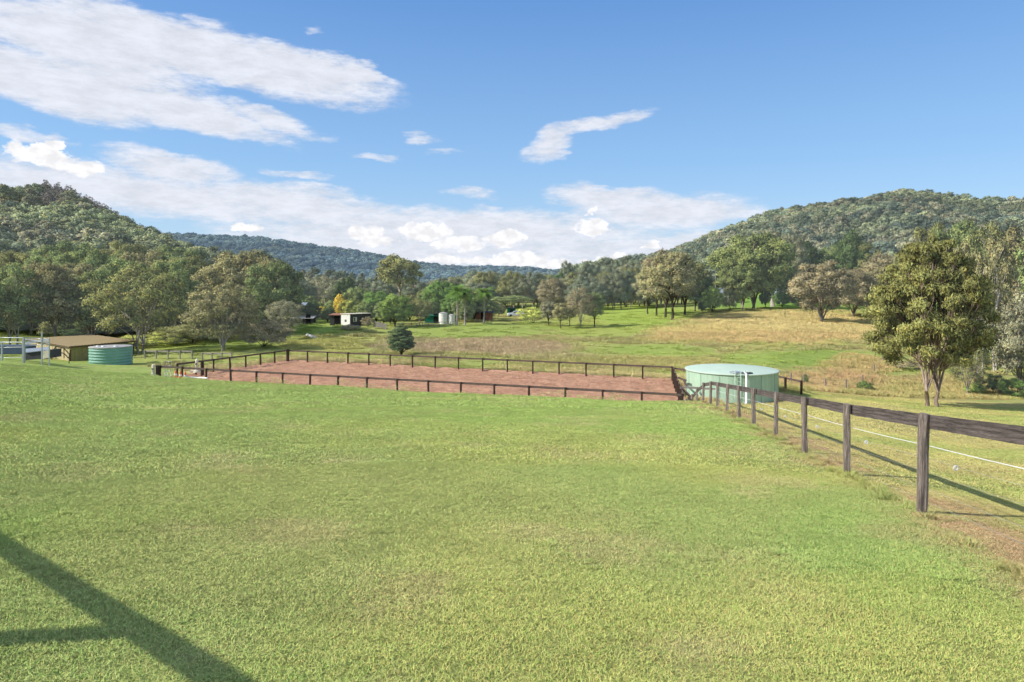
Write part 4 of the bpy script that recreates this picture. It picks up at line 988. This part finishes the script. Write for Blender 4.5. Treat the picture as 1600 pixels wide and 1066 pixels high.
# handrail steps in front of the shed
hr = empty('handrail', P(96,562,66), 'small brown angular stair rail in front of the cream shed wall', 'handrail'); ho = hr.location.copy()
def pl(pts, d): return [P(px,py,d)-ho for px, py in pts]
for nm, pts in (('rail',[(80.5,551),(87.5,541.5),(100,544.5),(108,553)]),('rail',[(80.5,557.5),(87.5,549),(100,552.5),(108,560.5)])):
    q = pl(pts, 66)
    for k in range(3):
        mb = MB(); mb.bar(q[k], q[k+1], .05, .09); mb.build(nm, M['brown_trim'], hr)
for a, b in (((80.5,551),(80.5,562)),((87.5,541),(87.5,560)),((100,544),(100,560)),((108,553),(108,568))):
    mb = MB(); mb.bar(*pl([a,b],66), .06, .06); mb.build('post', M['brown_trim'], hr)

# steel yard with loading ramp
yd = empty('cattle_yard', PG(38, 57), 'galvanised steel cattle yard rails and gate at the far left', 'yard rails'); yo = yd.location.copy()
def yp(px, py, d=57): return P(px,py,d)-yo
for (px, t_, w_, d) in ((-30,528,.07,57),(3,535,.10,57),(36.5,527.5,.13,57),(38.5,527.5,.07,57.6),(65.5,519,.09,57),(77,529,.07,57)):
    mb = MB(); a = P(px,t_,d); zb = g(a.x,a.y)-.2; mb.box((a.x-yo.x, a.y-yo.y, (a.z+zb)/2-yo.z), (w_,w_,a.z-zb)); mb.build('post', M['steel'], yd)
for (a, b, w_) in (((-30,527.5),(36.5,528),.07),((-30,535),(36,535),.09),((-30,543.5),(36,542.5),.06),((-30,559.5),(36,558.5),.05),((38,527.5),(77,530.5),.06),((38,534),(77,533),.05),((38,541.5),(77,537.5),.05)):
    mb = MB(); mb.tube([yp(*a), yp(*b)], w_/2, 8); mb.build('rail', M['steel'], yd)
mb = MB(); mb.bar(yp(40,537,61), yp(77,530,63), .05, .18); mb.bar(yp(40,530,61), yp(77,536,64), .05, .10); mb.build('sheet_rail', M['white'], yd)
rp = empty('loading_ramp', PG(56, 60), 'dark sided stock loading ramp inside the steel yard', 'ramp'); ro = rp.location.copy()
mb = MB(); q = [P(40,551,59), P(77,547,59), P(77,560,59), P(40,563,59)]; b_ = [p_+Vector((0,1.6,0)) for p_ in q]
mb.add([p_-ro for p_ in q+b_], [(0,3,2,1),(4,5,6,7),(0,1,5,4),(1,2,6,5),(2,3,7,6),(3,0,4,7)]); mb.build('side', M['darkgrey'], rp)
mb = MB(); quadslab(mb, [P(40,545,61.2)-ro, P(77,542,61.2)-ro, P(77,546.5,58.9)-ro, P(40,550.5,58.9)-ro], .06); mb.build('deck', M['bluegrey'], rp)
mb = MB(); q = [P(66,549,58.9), P(77,547,58.9), P(77,559,58.9), P(66,561,58.9)]; mb.add([p_-ro-Vector((0,.05,0)) for p_ in q], [(0,3,2,1)]); mb.build('board', M['cream'], rp)
tr_ = empty('water_trough', PG(15, 62), 'dark blue long trough behind the yard rails', 'trough'); mb = MB(); a = P(15,547,62)-tr_.location; mb.box(a, (4.2,1.0,.7)); mb.box(a+Vector((0,0,.4)), (4.3,1.1,.12)); mb.build('tub', simple('blue_plastic', (.07,.10,.15), .6, .2), tr_, bevel=.05)

# ------------------------------------------------------------------ things by the arena gate
def cone(px, d, label):
    b = PG(px, d); e_ = empty('traffic_cone', b, label, 'traffic cone', 'orange cones inside the arena gate')
    mb = MB(); mb.lathe([(.17,.03),(.05,.62),(.03,.65)], 20, cap=True); mb.build('cone', M['orange'], e_)
    mb = MB(); mb.box((0,0,.015), (.42,.42,.03)); mb.build('base', M['orange'], e_)
    mb = MB(); mb.lathe([(.128,.25),(.098,.40)], 20); mb.build('band', M['white'], e_)
for px, d, lb in ((274.5,56.1,'leftmost orange traffic cone inside the arena gate'),(282,56.0,'middle orange traffic cone inside the arena gate'),(289.5,55.9,'rightmost orange cone with paler top beside the fence post')): cone(px, d, lb)
gt = empty('metal_gate', PG(262,59.5), 'small pale metal gate at the left corner of the arena', 'gate'); mb = MB(); go_ = gt.location
for px in (258,262,266.5): mb.tube([P(px,565,59.5)-go_, P(px,589,59.5)-go_], .022, 6)
for py in (565,572,580,588): mb.tube([P(257,py,59.5)-go_, P(267,py,59.5)-go_], .02, 6)
mb.build('frame', M['steel'], gt)
def jump_stand(px, py, d, h, label):
    e_ = empty('jump_stand', P(px, py, d), label, 'jump stand', 'cream jump stands by the arena fence')
    mb = MB(); mb.lathe([(.30,0),(.28,.12),(.13,.25),(.12,h*.45),(.17,h*.55),(.11,h*.7),(.14,h*.85),(.05,h)], 18, cap=True); mb.build('column', M['cream'], e_)
    mb = MB(); mb.box((-.15,0,.1), (.7,.4,.2)); mb.build('foot', M['cream'], e_, bevel=.04)
    mb = MB(); mb.box((0,-.13,h*.62), (.16,.05,.12)); mb.build('cup', M['dark_wood'], e_)
jump_stand(307.5, 582, 60.0, 1.2, 'cream jump stand next to the dark post inside the arena'); jump_stand(239.5, 589, 58.6, 1.1, 'cream jump stand left outside the arena corner post')
mb = MB(); a = P(291,589.5,56.0); b = P(324,591.0,55.6); mb.tube([a,b], .06, 8); o = mb.build('jump_pole', M['white']); tag(o, 'white jump pole lying in the grass by the arena gate', 'pole')

# ------------------------------------------------------------------ valley buildings
def house(name, px0, px1, d, wall_h, depth, label, mats, roof='skillion', cat='shed', rise=.5, rz=0, wins=(), door=None, zoff=0, ov=.25):
    b = PG((px0+px1)/2, d); b.z += zoff; w_ = (px1-px0)/F*d; e_ = empty(name, b, label, cat, None, rz)
    wm_, rm_ = mats
    mb = MB(); mb.box((0,depth/2,wall_h/2-.3), (w_,depth,wall_h+.6)); mb.build('wall', M[wm_], e_)
    mb = MB()
    if roof == 'skillion':
        q = [(-w_/2-ov,-ov,wall_h+.02),(w_/2+ov,-ov,wall_h+.02),(w_/2+ov,depth+ov,wall_h+rise),(-w_/2-ov,depth+ov,wall_h+rise)]; quadslab(mb, [Vector((p_[0],p_[1],p_[2]+.1)) for p_ in q], .08)
    else:
        hw = w_/2+ov; y0 = -ov; y1 = depth+ov; ym = depth/2; z0 = wall_h+.02; z1 = wall_h+rise
        mb.add([(-hw,y0,z0),(hw,y0,z0),(hw,ym,z1),(-hw,ym,z1),(hw,y1,z0),(-hw,y1,z0)], [(0,1,2,3),(3,2,4,5),(0,3,5),(1,4,2),(0,5,4,1)])
    rf = mb.build('roof', M[rm_], e_)
    for (fx_, fz_, ww, hh) in wins:
        mb = MB(); mb.box((fx_*w_, -.02, fz_), (ww,.06,hh)); o = mb.build('window', M['white'], e_)
        mb = MB(); mb.box((fx_*w_, -.055, fz_), (ww-.16,.03,hh-.16)); mb.build('pane', M['glass'], o)
    if door:
        mb = MB(); mb.box((door*w_, -.02, 1.0), (.95,.06,2.0)); mb.build('door', M['black'], e_)
    return e_
# white hut: corner forward
hb = PG(547, 130); hut = empty('white_hut', hb, 'small flat roofed hut with bright white end wall and dark side', 'hut', None, radians(54)); 
mb = MB(); mb.box((2.6,1.25,1.1-.2), (5.2,2.5,2.6)); mb.build('wall', M['darkgrey'], hut)
mb = MB(); mb.box((-.03,1.25,1.02), (.06,2.54,2.5)); mb.build('end_wall', M['white'], hut)
mb = MB(); mb.box((-.07,1.2,1.0), (.03,.5,.45)); mb.build('window', M['glass'], hut)
mb = MB(); mb.box((2.55,1.25,2.28), (5.5,2.8,.10)); mb.build('roof', M['cream'], hut)
mb = MB(); mb.box((1.2,-.03,1.25), (.85,.06,.85)); o = mb.build('window', M['cream'], hut); mb = MB(); mb.box((1.05,-.07,1.25), (.4,.03,.7)); mb.build('pane', M['glass'], o)
hut.scale = (1.0,1.0,1.02)
house('old_shed', 515.5, 533.5, 132, 1.9, 3, 'old dark shed with rusty roof edge left of the white hut', ('darkgrey','rust'), wins=(), door=.1, rise=.25)
house('farm_house', 454, 472, 150, 2.6, 7, 'blue-grey roofed house half hidden by dark trees at left', ('cream','bluegrey'), 'gable', 'house', 1.2, wins=((0,1.4,.9,1),))
house('lean_to', 456, 488, 136, 1.1, 2.4, 'low lean-to with pale flat roof under the dark trees', ('darkgrey','concrete'), door=.3)
house('brick_shed', 741.5, 769.5, 150, 1.75, 3.2, 'low brick red shed with dark door under the feathery tree', ('rust','darkgrey'), wins=(), door=-.02, rise=.25)
house('village_house', 664, 690, 172, 2.6, 8, 'house with dark sloping roof behind the green shade cloth', ('darkgrey','darkgrey'), 'gable', 'house', 1.6, wins=((.1,1.4,.9,1),))
ch = house('tiled_house', 634, 650, 190, 4.6, 6, 'house with red tiled roof peeking above the garden trees', ('cream','pink'), 'gable', 'house', 2.2)
mb = MB(); mb.box((0,3,6.9), (.9,.9,1.6)); mb.build('chimney', M['pink'], ch)
house('shade_house', 664, 684, 140, 1.5, 2.4, 'dark green shade cloth shelter left of the white tanks', ('greencloth','greencloth'), rise=.15, door=.35)
for (px, w_, t_, lb) in ((692.5,13.5,489.5,'larger white water tank by the garden fence'),(705.5,10.5,492.5,'smaller white water tank right of the larger one')):
    b = PG(px, 138); e_ = empty('white_tank', b, lb, 'water tank', 'white tanks in the garden'); r3 = w_/2/F*138; h3 = CZ-(t_-HY)/F*138-b.z
    mb = MB(); mb.lathe([(r3+.015*cos(t*2*pi*8), -.3+(h3+.3)*t) for t in np.linspace(0,1,70)], 32); mb.build('wall', M['white'], e_)
    mb = MB(); mb.lathe([(r3+.04,h3),(r3*.6,h3+.14),(.25,h3+.22),(.02,h3+.24)], 32); mb.build('roof', M['concrete'], e_)
# right hillside houses
house('white_house', 1118, 1150, 232, 2.8, 8, 'pale house with blue-grey roof behind the garden trees on the right slope', ('cream','bluegrey'), 'gable', 'house', 1.8, wins=((-.2,1.5,1.2,1.1),(.2,1.5,1.2,1.1)), zoff=.6)
house('grey_house', 1222, 1246, 238, 2.8, 8, 'grey roofed house behind the thick white trunked gum', ('bluegrey','bluegrey'), 'gable', 'house', 1.6, wins=((.1,1.5,1.2,1.1),), zoff=.8)
house('cream_house', 1335, 1357, 245, 2.4, 7, 'cream house with pale roof right of the brown-leaved gums', ('cream','cream'), 'gable', 'house', 1.4, wins=((.1,1.3,1.2,1),), zoff=.9)
# timber paling fence
pf = empty('paling_fence', PG(594,125), 'short weathered grey paling fence right of the white hut', 'fence'); po = pf.location.copy()
for k in range(16):
    a = PG(584+k*1.28, 128-k*.35); mb = MB(); mb.box((0,0,.55), (.14,.03,1.1+R.uniform(-.08,.08)), rz=-.3); mb.build('paling', M['grey_wood'], pf, a-po)
gf_ = empty('garden_fence', PG(672,130), 'low dark garden fence below the white tanks', 'fence'); go2 = gf_.location.copy()
fence_run(gf_, go2, [PG(634,127), PG(712,131)], 9, h=.9, pw=.1, rh=.08, rails=(0,.4), mp='grey_wood', mr='grey_wood')
mb = MB(); a = PG(480,108); b = PG(492,103); mb.tube([a+Vector((0,0,.35)), b+Vector((0,0,.35))], .22, 10); o = mb.build('trough', M['white']); tag(o, 'white trough or pipe lying in the yellow grass behind the arena', 'trough')
# steel panels and posts on far paddock
sp_ = empty('yard_panels', PG(965,285), 'pale metal panels and dark posts across the far green paddock', 'panels'); s0 = sp_.location.copy()
for px, w_ in ((948,9),(962,8),(969,8)):
    a = PG(px, 285); mb = MB(); mb.box((0,0,.7), (w_/F*285,.05,1.2)); mb.build('panel', M['bluegrey'], sp_, a-s0)
for px in (946,953,957.5,965,974,983,993,1003):
    a = PG(px, 284.6); mb = MB(); mb.box((0,0,.9), (.28,.28,2.0)); mb.build('post', M['dark_wood'], sp_, a-s0)
for px, d, t_, lb in ((566,185,443,'grey power pole behind the village garden trees'),(993.5,290,449,'pale power pole beside the far paddock panels'),(1118,235,400,'slim pale pole left of the large rounded gum')):
    a = PG(px, d); ht = CZ-(t_-HY)/F*d-a.z; e_ = empty('power_pole', a, lb, 'power pole'); mb = MB(); mb.tube([(0,0,-.3),(0,0,ht)], [.2,.14], 8); mb.build('pole', M['grey_wood'], e_)
    mb = MB(); mb.box((0,-.2,ht-.6), (1.8,.12,.14)); mb.build('crossarm', M['grey_wood'], e_)
# green tank + parked car
b = PG(799,178); e_ = empty('green_shed', b, 'dark green box shed behind the parked white car', 'shed'); mb = MB(); mb.box((0,1,.9),(2.2,2,2.0)); mb.build('wall', M['greencloth'], e_); mb = MB(); mb.box((0,1,1.96),(2.5,2.3,.1)); mb.build('roof', M['darkgrey'], e_); mb = MB(); mb.box((.1,-.02,.8),(.9,.05,1.6)); mb.build('door', M['black'], e_)
b = PG(806,170); car = empty('parked_car', b, 'small white car parked on the grass beside the spreading tree', 'car', None, radians(8))
prof = [(-2.1,.35),(-2.1,.8),(-1.9,.95),(-1.0,1.0),(-.5,1.42),(.9,1.45),(1.5,1.0),(2.05,.92),(2.15,.6),(2.1,.35)]
mb = MB(); n_ = len(prof); mb.add([(x_,-.8,z_) for x_,z_ in prof]+[(x_,.8,z_) for x_,z_ in prof], [tuple(range(n_)), tuple(n_+k for k in reversed(range(n_)))]+[(k,n_+k,n_+(k+1)%n_,(k+1)%n_) for k in range(n_)]); mb.build('body', M['carpaint'], car, bevel=.04)
mb = MB(); mb.add([(-.85,-.815,1.02),(-.45,-.815,1.36),(.85,-.815,1.38),(1.3,-.815,1.02)], [(0,3,2,1)]); mb.build('window', M['glass'], car)
mb = MB(); mb.add([(-.98,-.7,1.03),(-.98,.7,1.03),(-.54,.66,1.40),(-.54,-.66,1.40)], [(0,3,2,1)]); mb.build('windscreen', M['glass'], car)
for x_ in (-1.3,1.35):
    for y_ in (-.74,.74): mb = MB(); mb.tube([(x_,y_-.1,.32),(x_,y_+.1,.32)], .32, 18); mb.build('wheel', M['rubber'], car)

# timber pergola out of frame at the left whose beam and post shade the lawn
SUN_EL = radians(36); SH = Vector((.97,.24,0)).normalized(); LEN = 1/math.tan(SUN_EL)
def caster(px, py, d, h):
    a = Vector((X(px,d), d, 0)); b = a-SH*LEN*h; return Vector((b.x, b.y, g(a.x,a.y)+h))
pg = empty('pergola', (-6,4,g(-6,4)), 'timber pergola beam and post left of the camera', 'pergola'); po_ = pg.location.copy()
B0 = caster(0,858,6.9,2.5); B1 = caster(350,1066,4.0,2.5); dd = (B1-B0); a = B0-dd*.8; b = B1+dd*.5
mb = MB(); mb.bar(a-po_, b-po_, .12, .11); mb.build('beam', M['post_wood'], pg)
tip = caster(190,1003,4.62,2.5); t_ = (Vector((tip.x-a.x, tip.y-a.y, 0)).dot(Vector((b.x-a.x,b.y-a.y,0))))/Vector((b.x-a.x,b.y-a.y,0)).length_squared
for tt in (t_, -.02, 1.02):
    q = a.lerp(b, tt); zb = g(q.x,q.y); mb = MB(); mb.box((q.x-po_.x, q.y-po_.y, (q.z-.06+zb)/2-po_.z), (.22,.22,q.z-.06-zb)); mb.build('post', M['post_wood'], pg)

# ------------------------------------------------------------------ world: sky with clouds by direction
w = bpy.data.worlds.new('World'); bpy.context.scene.world = w; w.use_nodes = True; nt = w.node_tree; nt.nodes.clear(); t = NT(nt)
sun_dir = Vector((-SH.x, -SH.y, math.tan(SUN_EL))).normalized()
sky = t.n('ShaderNodeTexSky', sky_type='NISHITA', sun_disc=False, sun_elevation=SUN_EL, sun_rotation=atan2(sun_dir.x, sun_dir.y), air_density=1.0, dust_density=.6, ozone_density=2.0)
gen = t.n('ShaderNodeTexCoord').outputs['Generated']
def az_el(vec):
    s = t.n('ShaderNodeSeparateXYZ'); t.l(vec, s.inputs[0]); x_, y_, z_ = s.outputs
    a = t.m('ARCTAN2', x_, y_); h = t.m('SQRT', t.m('ADD', t.m('MULTIPLY', x_, x_), t.m('MULTIPLY', y_, y_)))
    return a, t.m('ARCTAN2', z_, h), z_
a0_, e0_, z0_ = az_el(gen)
def comb(a, e, sa, se):
    c = t.n('ShaderNodeCombineXYZ'); t.l(t.m('MULTIPLY', a, sa), c.inputs[0]); t.l(t.m('MULTIPLY', e, se), c.inputs[1]); return c.outputs[0]
v1 = comb(a0_, e0_, 9, 26); v2 = comb(a0_, e0_, 24, 34)
warp = t.noise(v1, 1.0, 6, .62, 'Color'); ws = t.n('ShaderNodeSeparateXYZ'); t.l(warp, ws.inputs[0])
aw = t.m('ADD', a0_, t.m('MULTIPLY', t.m('SUBTRACT', ws.outputs[0], .5), .09)); ew = t.m('ADD', e0_, t.m('MULTIPLY', t.m('SUBTRACT', ws.outputs[1], .5), .045))
pw = t.noise(v2, 1.6, 5, .6, 'Color'); ps = t.n('ShaderNodeSeparateXYZ'); t.l(pw, ps.inputs[0])
ap = t.m('ADD', a0_, t.m('MULTIPLY', t.m('SUBTRACT', ps.outputs[0], .5), .07)); ep = t.m('ADD', e0_, t.m('MULTIPLY', t.m('SUBTRACT', ps.outputs[1], .5), .028))
def dirpx(px, py): u = (px-PX0)/F; v = (HY-py)/F; return math.atan(u), math.atan2(v, math.sqrt(1+u*u))
def blobs(lst, a, e):
    tot = None
    for (px, py, rx, ry, rot, amp) in lst:
        ca, ce = dirpx(px, py); c2, _ = dirpx(px+1, py); ka = (c2-ca); rr_x = rx*ka; rr_y = ry*ka
        da = t.m('SUBTRACT', a, ca); de = t.m('SUBTRACT', e, ce); cr, sr_ = cos(radians(rot)), sin(radians(rot))
        u = t.m('DIVIDE', t.m('ADD', t.m('MULTIPLY', da, cr), t.m('MULTIPLY', de, sr_)), rr_x)
        v = t.m('DIVIDE', t.m('ADD', t.m('MULTIPLY', da, -sr_), t.m('MULTIPLY', de, cr)), rr_y)
        q = t.m('ADD', t.m('MULTIPLY', u, u), t.m('MULTIPLY', v, v)); k = t.m('MULTIPLY', t.m('SUBTRACT', 1, q, clamp=True), amp)
        tot = k if tot is None else t.m('MAXIMUM', tot, k)
    return tot
# rotation: positive rises to the right
stratus = [(340,88,340,54,-9,1.25),(470,104,170,34,-8,1.2),(130,64,230,66,-6,1.2),(180,110,200,60,-12,.9),(60,130,240,60,-12,1.1),(240,162,280,44,-11,1.15),(420,188,90,20,-14,.8),(560,118,62,24,-10,1.1),(50,12,180,26,4,.55),
   (865,222,62,26,22,.85),(930,196,105,16,12,.75),(40,212,100,14,-6,.6),
   (270,258,130,30,-8,.9),(240,300,330,50,-6,.95),(450,318,260,40,-4,.9),(700,362,420,48,0,.95),(560,398,420,40,0,.9),(950,308,120,24,-3,.95),(1040,330,190,32,-4,.95),(1100,330,110,40,0,.6),(1030,385,220,34,0,.75),(860,395,300,40,0,.8),(80,280,220,50,0,.9),
   (585,243,44,9,-4,.45),(660,216,34,9,-2,.5),(692,237,44,7,-3,.4),(735,298,60,9,-5,.5),(755,319,36,9,0,.4),(465,272,70,12,-4,.55),(500,300,90,16,-4,.65),(478,217,60,10,-4,.4),(495,50,22,9,-4,.4),(520,305,70,14,0,.6)]
cum = [(60,242,62,20,-4,1.0),(70,228,34,13,0,1.0),(120,262,60,14,0,.9),(572,366,34,17,0,1),(590,376,30,12,0,.9),(665,362,44,16,0,1),(720,380,50,14,0,.9),(790,372,34,14,0,1),(690,404,50,9,0,.9),(760,408,60,9,0,1),(815,404,50,16,0,1),(860,414,40,10,0,.9),(928,356,28,17,0,1),(930,330,10,7,0,.8),(975,402,22,11,0,1),(940,408,40,11,0,1),(1020,382,26,8,0,.7),(380,358,30,10,0,.8)]
ds = blobs(stratus, aw, ew); dc = blobs(cum, ap, ep)
ns = t.noise(comb(a0_, e0_, 14, 44), 1.5, 9, .68); ns2 = t.noise(comb(a0_, e0_, 30, 110), 1.5, 6, .65)
nz_ = t.m('ADD', t.m('MULTIPLY', t.m('SUBTRACT', ns, .5), 1.1), t.m('MULTIPLY', t.m('SUBTRACT', ns2, .5), .85))
fs_ = t.m('MULTIPLY', t.ramp(t.m('ADD', ds, nz_), -.10, .86), t.ramp(ds, 0, .38))
nc = t.noise(v2, 2.6, 7, .62)
fc_ = t.m('MULTIPLY', t.ramp(t.m('ADD', dc, t.m('MULTIPLY', t.m('SUBTRACT', nc, .5), .8)), .0, .6), t.ramp(dc, 0, .35))
# unseen cloud added overhead, to the sides and behind for whiter fill light
aa_ = t.m('ABSOLUTE', a0_); mk_ = t.m('MAXIMUM', t.ramp(e0_, .46, .70), t.ramp(aa_, .80, 1.15)); gz_ = t.ramp(e0_, -.02, .02)
sv_ = t.n('ShaderNodeSeparateXYZ'); t.l(gen, sv_.inputs[0]); cz_ = t.m('ADD', t.m('MAXIMUM', sv_.outputs[2], 0), .18)
cv_ = t.n('ShaderNodeCombineXYZ'); t.l(t.m('DIVIDE', sv_.outputs[0], cz_), cv_.inputs[0]); t.l(t.m('DIVIDE', sv_.outputs[1], cz_), cv_.inputs[1])
oc_ = t.ramp(t.noise(cv_.outputs[0], 1.3, 8, .6), .42, .64)
fs_ = t.m('MAXIMUM', fs_, t.m('MULTIPLY', t.m('MULTIPLY', oc_, mk_), gz_))
skyc = sky.outputs[0]
SK = 0.15
hs = t.n('ShaderNodeHueSaturation'); hs.inputs['Saturation'].default_value = 1.06; hs.inputs['Value'].default_value = 1.0; t.l(skyc, hs.inputs['Color'])
tint = t.mix(1., hs.outputs[0], (.80,.93,1.06,1), 'MULTIPLY')
cr_ = t.n('ShaderNodeValToRGB'); t.l(e0_, cr_.inputs[0]); er = cr_.color_ramp
er.elements[0].position = 0; er.elements[0].color = (.57,.75,.93,1); er.elements[1].position = 1; er.elements[1].color = (.07,.19,.55,1)
for p_, c_ in ((.17,(.325,.575,.92,1)),(.40,(.148,.350,.77,1))):
    q_ = er.elements.new(p_); q_.color = c_
tint = t.mix(.72, tint, t.vm('SCALE', cr_.outputs[0], 1/SK))
shade = t.ramp(ns, .3, .7, .88, 1.06)
k_ = .88/SK
cst = t.vm('SCALE', (k_*.93,k_*.965,k_*1.06), shade)
c1 = t.mix(t.m('MULTIPLY', fs_, .95), tint, cst)
shc = t.ramp(t.noise(comb(a0_, e0_, 24, 34), 2.2, 3, .5), .34, .62, .90, 1.09)
c2 = t.mix(fc_, c1, t.vm('SCALE', (k_*1.10,k_*1.10,k_*1.13), shc))
bg = t.n('ShaderNodeBackground'); t.l(c2, bg.inputs[0]); bg.inputs[1].default_value = SK
o = t.n('ShaderNodeOutputWorld'); t.l(bg.outputs[0], o.inputs[0])

ld = bpy.data.lights.new('sun', 'SUN'); ld.energy = 5.0; ld.angle = radians(.53); ld.color = (1,.94,.84)
so_ = bpy.data.objects.new('sun', ld); C.objects.link(so_); so_.rotation_mode = 'QUATERNION'; so_.rotation_quaternion = sun_dir.to_track_quat('Z','Y'); so_.location = (-40,-10,60)

cam = bpy.data.cameras.new('camera'); cam.sensor_width = 36; cam.lens = 36*F/1600; cam.shift_y = -(533-HY)/1600; cam.clip_end = 20000; cam.clip_start = .05
co = bpy.data.objects.new('camera', cam); C.objects.link(co); co.location = (0,0,CZ); co.rotation_euler = (pi/2,0,0)
sc = bpy.context.scene; sc.camera = co
sc.render.engine = 'CYCLES'; sc.view_settings.view_transform = 'Standard'; sc.view_settings.look = 'None'; sc.view_settings.exposure = 0
sc.cycles.max_bounces = 5; sc.cycles.transparent_max_bounces = 4; sc.cycles.diffuse_bounces = 3
